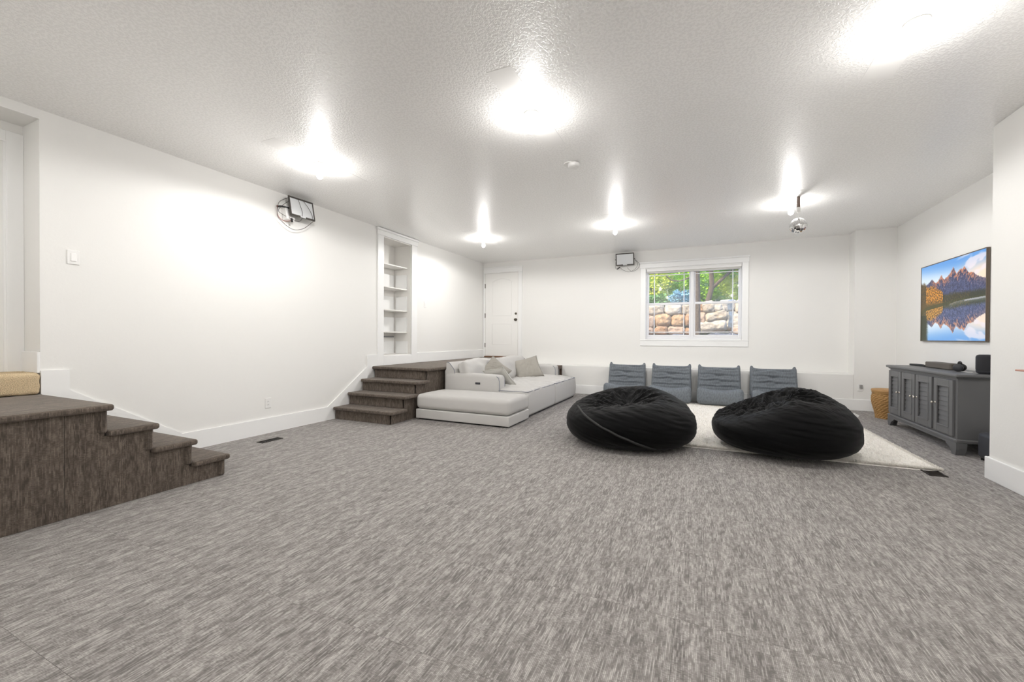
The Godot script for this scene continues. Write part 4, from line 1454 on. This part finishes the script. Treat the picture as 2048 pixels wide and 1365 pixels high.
func small_things() -> void:
	# monitor on the left wall, tipped down and turned a little
	var fwd := Vector3(0.9877, 0.1551, -0.0195).normalized()
	var xr := Vector3.UP.cross(fwd).normalized()
	var upv := fwd.cross(xr)
	var o := monitor("wall_monitor", "small white screened monitor with looping cables high on the left wall", Transform3D(Basis(fwd, 0.0276) * Basis(xr, upv, fwd), P(-4.777, 2.885, 3.823)), Vector3.LEFT)
	var inv := o.transform.affine_inverse()
	put("wall_box", mb().box(inv * P(XL + 0.04, 2.81, 3.69), Vector3(0.12, 0.21, 0.08), 0.006), M.white_plastic, o)
	put("arm", mb().tube(PackedVector3Array([inv * P(XL + 0.01, 2.858, 3.56), inv * P(-4.85, 2.86, 3.58), inv * P(-4.83, 2.862, 3.70), Vector3(-0.05, 0.0, -0.02)]), 0.011, 8), M.black_plastic, o)
	var runs := [
		[P(-4.81, 2.991, 3.66), P(-4.83, 2.891, 3.537), P(-4.84, 2.731, 3.524), P(-4.83, 2.673, 3.565), P(-4.83, 2.62, 3.655), P(-4.83, 2.60, 3.76), P(-4.82, 2.65, 3.89), P(-4.77, 2.77, 4.0)],
		[P(-4.81, 2.954, 3.677), P(-4.84, 2.88, 3.599), P(-4.85, 2.801, 3.545), P(-4.84, 2.764, 3.572), P(-4.82, 2.735, 3.66), P(-4.76, 2.70, 3.76), P(-4.74, 2.75, 3.80)],
		[P(-4.88, 2.868, 3.55), P(-4.88, 2.74, 3.56), P(-4.87, 2.69, 3.64), P(-4.83, 2.71, 3.72)],
		[P(-4.775, 3.005, 3.75), P(-4.757, 2.98, 3.752), P(-4.752, 2.891, 3.788), P(-4.742, 2.83, 3.803), P(-4.735, 2.776, 3.796)],
		[P(-4.775, 3.007, 3.83), P(-4.757, 2.98, 3.835), P(-4.755, 2.917, 3.902), P(-4.742, 2.848, 3.941), P(-4.735, 2.78, 3.956)]]
	for k in runs.size():
		var pts := []
		for q: Vector3 in runs[k]:
			pts.append(inv * q)
		put("cable", mb().tube(cable_run(pts), 0.0032, 6), M.cable_dark if k != 2 else M.cable_red, o)
	put("plug", mb().box(inv * P(-4.80, 2.705, 3.693), Vector3(0.02, 0.05, 0.02), 0.003), M.black_plastic, o)
	# monitor on the back wall
	var at := P(-1.46, 2.871, DU - 0.13)
	var fb := Vector3(0.0, -0.22, 1.0).normalized()
	o = monitor("wall_monitor", "small monitor with dangling cables on the back wall left of the window", Transform3D(Basis(Vector3.UP.cross(fb).normalized(), fb.cross(Vector3.UP.cross(fb).normalized()), fb), at), Vector3.FORWARD)
	inv = o.transform.affine_inverse()
	put("wall_box", mb().box(inv * P(-1.46, 2.87, DU - 0.03), Vector3(0.12, 0.14, 0.06), 0.006, o.basis.inverse()), M.white_plastic, o)
	put("arm", mb().tube(PackedVector3Array([inv * P(-1.46, 2.88, DU - 0.02), Vector3(0, 0, -0.02)]), 0.015, 8), M.black_plastic, o)
	put("pivot", mb().tube(PackedVector3Array([Vector3(-0.205, -0.0, -0.012), Vector3(0.205, -0.0, -0.012)]), 0.009, 8), M.black_plastic, o)
	var z := DU - 0.08
	runs = [
		[P(-1.27, 2.86, z), P(-1.21, 2.78, z), P(-1.24, 2.68, z), P(-1.36, 2.61, z), P(-1.48, 2.64, z), P(-1.58, 2.72, z)],
		[P(-1.27, 2.87, z + 0.03), P(-1.17, 2.76, z + 0.03), P(-1.22, 2.66, z + 0.03), P(-1.33, 2.62, z + 0.02), P(-1.42, 2.70, z)],
		[P(-1.65, 2.85, z), P(-1.67, 2.74, z), P(-1.64, 2.685, z), P(-1.57, 2.72, z)]]
	for k in runs.size():
		var pts := []
		for q: Vector3 in runs[k]:
			pts.append(inv * q)
		put("cable", mb().tube(cable_run(pts), 0.0028, 6), M.cable_dark, o)
	put("plug", mb().box(inv * P(-1.60, 2.70, z), Vector3(0.075, 0.02, 0.02), 0.003, Basis(Vector3.BACK, 0.6)), M.black_plastic, o)

	# switch and outlet plates
	var sw := thing("light_switch", "white rocker light switch on the left wall by the doorway", "switch", P(XL, 1.875, 1.685))
	put("plate", mb().box(Vector3(0.004, 0, 0), Vector3(0.008, 0.122, 0.08), 0.003), M.white_plastic, sw)
	put("rocker", mb().box(Vector3(0.008, 0, 0), Vector3(0.008, 0.07, 0.036), 0.002, Basis(Vector3.BACK, 0.06)), M.white_plastic, sw)
	outlet(P(XL, 0.375, 3.445), PI / 2, "white wall outlet low on the left wall above the baseboard")
	var wp := outlet(P(2.455, 0.39, DL), 0.0, "white wall outlet with a plugged in adapter left of the basket")
	put("adapter", mb().box(Vector3(0.008, 0.018, 0.022), Vector3(0.036, 0.06, 0.032), 0.004), M.slot, wp)
	var s3 := thing("light_switch", "small white switch plate on the left wall past the bookcase", "switch", P(XL, 1.845, 6.68))
	put("plate", mb().box(Vector3(0.004, 0, 0), Vector3(0.008, 0.12, 0.075), 0.003), M.white_plastic, s3)
	put("rocker", mb().box(Vector3(0.008, 0, 0), Vector3(0.008, 0.066, 0.034), 0.002), M.white_plastic, s3)
	vent(P(-4.525, 0, 3.205), "dark floor register by the left wall baseboard")
	vent(P(1.915, 0, 4.965), "dark floor register at the corner of the shag rug", 0.13, 0.22)
	# end of a small wooden ledge on the near right wall, cut by the frame
	var le := thing("wall_ledge", "end of a small pinkish wooden ledge on the near right wall", "shelf", P(XN, 0.955, 4.39))
	put("board", mb().box(Vector3(-0.035, 0.014, 0), Vector3(0.07, 0.012, 0.26), 0.003), M.pink_wood, le)
	put("rail", mb().box(Vector3(-0.012, -0.008, 0), Vector3(0.02, 0.034, 0.235), 0.003), M.pink_wood, le)

func outlet(at: Vector3, turn: float, label: String) -> Node3D:
	var o := thing("wall_outlet", label, "outlet", at, turn)
	put("plate", mb().box(Vector3(0, 0, 0.004), Vector3(0.078, 0.124, 0.008), 0.003), M.white_plastic, o)
	for y: float in [-0.02, 0.02]:
		put("socket", mb().box(Vector3(0, y, 0.008), Vector3(0.032, 0.028, 0.004), 0.004), M.white_plastic, o)
		put("slot", mb().box(Vector3(0.006, y + 0.002, 0.0095), Vector3(0.003, 0.011, 0.003)).box(Vector3(-0.006, y + 0.002, 0.0095), Vector3(0.003, 0.011, 0.003)), M.slot, o)
	return o

func vent(at: Vector3, label: String, w := 0.10, l := 0.26) -> void:
	var o := thing("floor_register", label, "vent", at)
	put("frame", mb().box(Vector3(-w / 2 + 0.008, 0.003, 0), Vector3(0.016, 0.008, l), 0.002).box(Vector3(w / 2 - 0.008, 0.003, 0), Vector3(0.016, 0.008, l), 0.002).box(Vector3(0, 0.003, l / 2 - 0.008), Vector3(w, 0.008, 0.016), 0.002).box(Vector3(0, 0.003, -l / 2 + 0.008), Vector3(w, 0.008, 0.016), 0.002), M.vent_metal, o)
	put("damper", mb().box(Vector3(0, 0.001, 0), Vector3(w - 0.02, 0.001, l - 0.02)), M.black_plastic, o)
	for k in 9:
		put("louver", mb().box(Vector3(0, 0.003, -l / 2 + 0.03 + k * (l - 0.06) / 8.0), Vector3(w - 0.03, 0.004, 0.009), 0.001), M.vent_metal, o)


# ---------------------------------------------------------------- outside
func boulder_mesh(s: Vector3, seed_: int) -> ArrayMesh:
	var nz := noise(1.6, seed_, 3)
	var fn := func(o: Vector3, _u: Vector3) -> Vector3:
		return o * (1.0 + 0.16 * nz.get_noise_3dv(o * 2.0 + Vector3(seed_, 0, 0))) + Vector3.ONE * 0.012 * nz.get_noise_3dv(o * 9.0)
	return mb().rbox(Vector3.ZERO, s, minf(s.x, s.y) * 0.36, 4, 4, fn).mesh()

func leaves(called: String, o: Node3D, count: int, radii: Vector3, mid: Vector3, m: Material, size: float) -> void:
	var b := mb()
	for s: float in [-1.0, 1.0]:
		var i0 := b.vert(Vector3(0, 0, 0), Vector2())
		var i1 := b.vert(Vector3(s * 0.32, 0.08, 0.5), Vector2())
		var i2 := b.vert(Vector3(0, -0.06, 1.0), Vector2())
		b.idx.append_array([i0, i1, i2] if s > 0 else [i0, i2, i1])
		b.sg.append(-1)
	var mm := MultiMesh.new()
	mm.transform_format = MultiMesh.TRANSFORM_3D
	mm.mesh = b.mesh()
	mm.instance_count = count
	for k in count:
		var d := Vector3(rng.randfn(), rng.randfn(), rng.randfn()).normalized()
		var r := 0.45 + 0.55 * pow(rng.randf(), 0.5)
		var p := mid + d * radii * r * (0.82 + 0.18 * sin(d.x * 7.0 + d.y * 5.0))
		var bs := Basis.from_euler(Vector3(rng.randf_range(-1.2, 0.6), rng.randf() * TAU, rng.randf_range(-0.8, 0.8))).scaled(Vector3.ONE * size * rng.randf_range(0.6, 1.3))
		mm.set_instance_transform(k, Transform3D(bs, p))
	var mi := MultiMeshInstance3D.new()
	mi.multimesh = mm
	mi.material_override = m
	mi.name = called
	mi.set_meta("kind", "stuff")
	o.add_child(mi, true)

func outside() -> void:
	struct("garden_ground", mb().span(-14, 14, 0.5, 1.0, 9.45, 13.6), M.soil, "bare soil garden bed between the house and the boulder wall", "ground")
	var hill := mb()
	hill.prism(PackedVector2Array([Vector2(13.3, 0.6), Vector2(13.3, 2.1), Vector2(15.5, 2.5), Vector2(19.0, 4.0), Vector2(24, 5.2), Vector2(24, 0.6)]), P(-14, 0, 0), Vector3(0, 0, -1), Vector3.UP, Vector3(28, 0, 0))
	struct("hillside", hill, M.hill_grass, "grassy bank rising behind the boulder wall outside", "ground")
	# boulder retaining wall: listed as seen through the window (px centre, px size), then filled out to the sides
	var wall := thing("retaining_wall", "retaining wall of large pale boulders outside the window", "wall", P(0, 1.0, 13.05))
	var px := func(u: float, v: float) -> Vector2:
		return Vector2((u - 1404.7) * 0.01317, 1.285 + (672.0 - v) * 0.01496 - 0.0001 * (u - 1388))
	var list := [[1312, 621, 33, 22, 0, 0], [1350, 621, 34, 22, 3, 0], [1378, 621, 20, 22, 0, 0], [1299, 645, 22, 25, 4, 0], [1328, 642, 33, 24, 1, 0], [1360, 642, 30, 24, 1, 0], [1384, 642, 17, 23, 2, 0], [1298, 663, 22, 14, 4, 0], [1325, 662, 27, 15, 2, 0], [1356, 662, 34, 15, 4, 0], [1386, 663, 24, 14, 2, 0],
		[1402, 618, 20, 20, 2, 0], [1421, 618, 24, 22, 0, 4], [1437, 617, 20, 18, 3, 4], [1456, 616, 34, 22, 3, 6], [1478, 618, 15, 22, 0, 0], [1406, 638, 18, 23, 4, 0], [1434, 635, 40, 18, 0, 12], [1428, 653, 56, 21, 3, 6], [1468, 643, 30, 36, 3, 0], [1478, 662, 30, 14, 4, 0], [1396, 656, 14, 14, 4, 0]]
	for q: Array in list:
		var c: Vector2 = px.call(q[0], q[1])
		var m := boulder_mesh(Vector3(q[2] * 0.0139, q[3] * 0.0158, 0.5), 300 + wall.get_child_count())
		var s := putm("boulder", m, M["boulder_%d" % q[4]], wall)
		s.position = Vector3(c.x, c.y - 1.0, rng.randf_range(-0.04, 0.04))
		s.rotation = Vector3(0, 0, deg_to_rad(q[5]))
	for row in 4:
		for side: float in [-1.0, 1.0]:
			var x := -1.62 if side < 0 else 1.22
			for k in 5:
				var w := rng.randf_range(0.4, 0.65)
				var s := putm("boulder", boulder_mesh(Vector3(w * 1.05, 0.36, 0.5), 400 + row * 20 + k + int(side) * 7), M["boulder_%d" % (rng.randi() % 5)], wall)
				s.position = Vector3(x + side * w / 2, 0.13 + row * 0.32, rng.randf_range(-0.04, 0.04))
				x += side * w
	for k in 6:
		var s := putm("boulder", boulder_mesh(Vector3(0.52, 0.3, 0.5), 500 + k), M["boulder_%d" % (k % 5)], wall)
		s.position = Vector3(-1.45 + k * 0.5, 0.08, 0)
	# grey rocks edging the bed, at the foot of the window view
	var names := ["low dark grey rock outside the window, left of the tree trunk", "long grey rock outside the window, right of the tree trunk", "grey rock at the lower right corner of the window view"]
	for k in 3:
		var r := putm("garden_rock", boulder_mesh([Vector3(0.5, 0.5, 0.4), Vector3(0.8, 0.52, 0.4), Vector3(0.6, 0.5, 0.4)][k], 600 + k), M.grey_rock)
		r.position = P([-0.55, 0.50, 1.05][k], 1.08, [12.2, 11.9, 12.35][k])
		tag(r, names[k], "rock", "grey rocks edging the garden bed")
	# tree with two stems in front of the wall
	var tr := thing("garden_tree", "dark trunked leafy tree just outside the window", "tree", P(-0.07, 1.0, 11.8))
	put("trunk", mb().tube(PackedVector3Array([Vector3(0.01, -0.1, 0), Vector3(0.0, 0.6, 0), Vector3(0.0, 1.3, 0), Vector3(-0.02, 2.2, 0.05), Vector3(-0.1, 3.4, 0.1)]), 0.075, 12, 0.05), M.bark, tr)
	put("branch", mb().tube(PackedVector3Array([Vector3(0.0, 2.0, 0), Vector3(-0.15, 1.83, 0), Vector3(-0.30, 1.76, 0.02), Vector3(-0.45, 1.72, 0), Vector3(-0.64, 1.755, 0), Vector3(-0.78, 1.88, 0)]), 0.022, 8, 0.014), M.bark, tr)
	var t2 := thing("garden_tree", "leaning grey trunked tree behind the boulders, right of the window's middle", "tree", P(0.14, 2.0, 13.62))
	put("trunk", mb().tube(PackedVector3Array([Vector3(-0.05, -0.1, 0), Vector3(0.08, 0.4, 0), Vector3(0.16, 0.75, 0), Vector3(0.12, 1.5, 0), Vector3(0.2, 2.6, 0)]), 0.09, 10, 0.05), M.bark, t2)
	put("branch", mb().tube(PackedVector3Array([Vector3(0.16, 0.7, 0), Vector3(0.42, 0.95, 0), Vector3(0.78, 1.3, 0), Vector3(1.2, 1.9, 0)]), 0.05, 8, 0.03), M.bark, t2)
	leaves("crown", tr, 1200, Vector3(1.1, 0.6, 0.7), Vector3(0.1, 4.7, 0.2), M.leaf_1, 0.14)
	leaves("crown", t2, 2000, Vector3(1.2, 0.75, 0.7), Vector3(0.7, 1.75, -0.25), M.leaf_1, 0.15)
	var sh := [
		["yellow green leafy bush at the left of the window view", -1.5, 2.3, 14.4, Vector3(0.75, 0.95, 0.7), Vector3(0, 0.65, 0), 2, 2600],
		["bright green bush in the middle of the left window sash", -0.75, 2.3, 14.9, Vector3(0.8, 0.9, 0.7), Vector3(0, 0.75, 0), 0, 2600],
		["blue grey spruce like shrub above the boulders in the left sash", -0.55, 2.1, 13.8, Vector3(0.42, 0.36, 0.35), Vector3(0, 0.28, 0), 3, 1700],
		["deep green bush low at the left edge above the boulders", -1.35, 2.1, 13.8, Vector3(0.5, 0.28, 0.4), Vector3(0, 0.22, 0), 4, 1200],
		["yellow green bush at the right of the window view", 1.05, 2.3, 14.4, Vector3(0.8, 0.8, 0.7), Vector3(0, 0.6, 0), 2, 2600],
		["mid green bush behind the leaning tree trunk", 0.25, 2.3, 15.2, Vector3(0.9, 1.0, 0.7), Vector3(0, 0.8, 0), 0, 2600],
		["large green bush far up the bank at the left", -1.6, 2.9, 16.6, Vector3(1.5, 1.2, 0.9), Vector3(0, 0.9, 0), 1, 3200],
		["large green bush far up the bank at the right", 1.2, 2.9, 16.6, Vector3(1.7, 1.2, 0.9), Vector3(0, 0.9, 0), 0, 3200]]
	for q: Array in sh:
		var o := thing("shrub", q[0], "shrub", P(q[1], q[2], q[3]))
		leaves("foliage", o, q[7], q[4], q[5], M["leaf_%d" % q[6]], 0.11 if q[6] != 3 else 0.08)
		put("stem", mb().tube(PackedVector3Array([Vector3(0, -0.25, 0), Vector3(0.03, 0.3, 0), Vector3(-0.02, 0.7, 0)]), 0.03, 6, 0.012), M.bark, o)
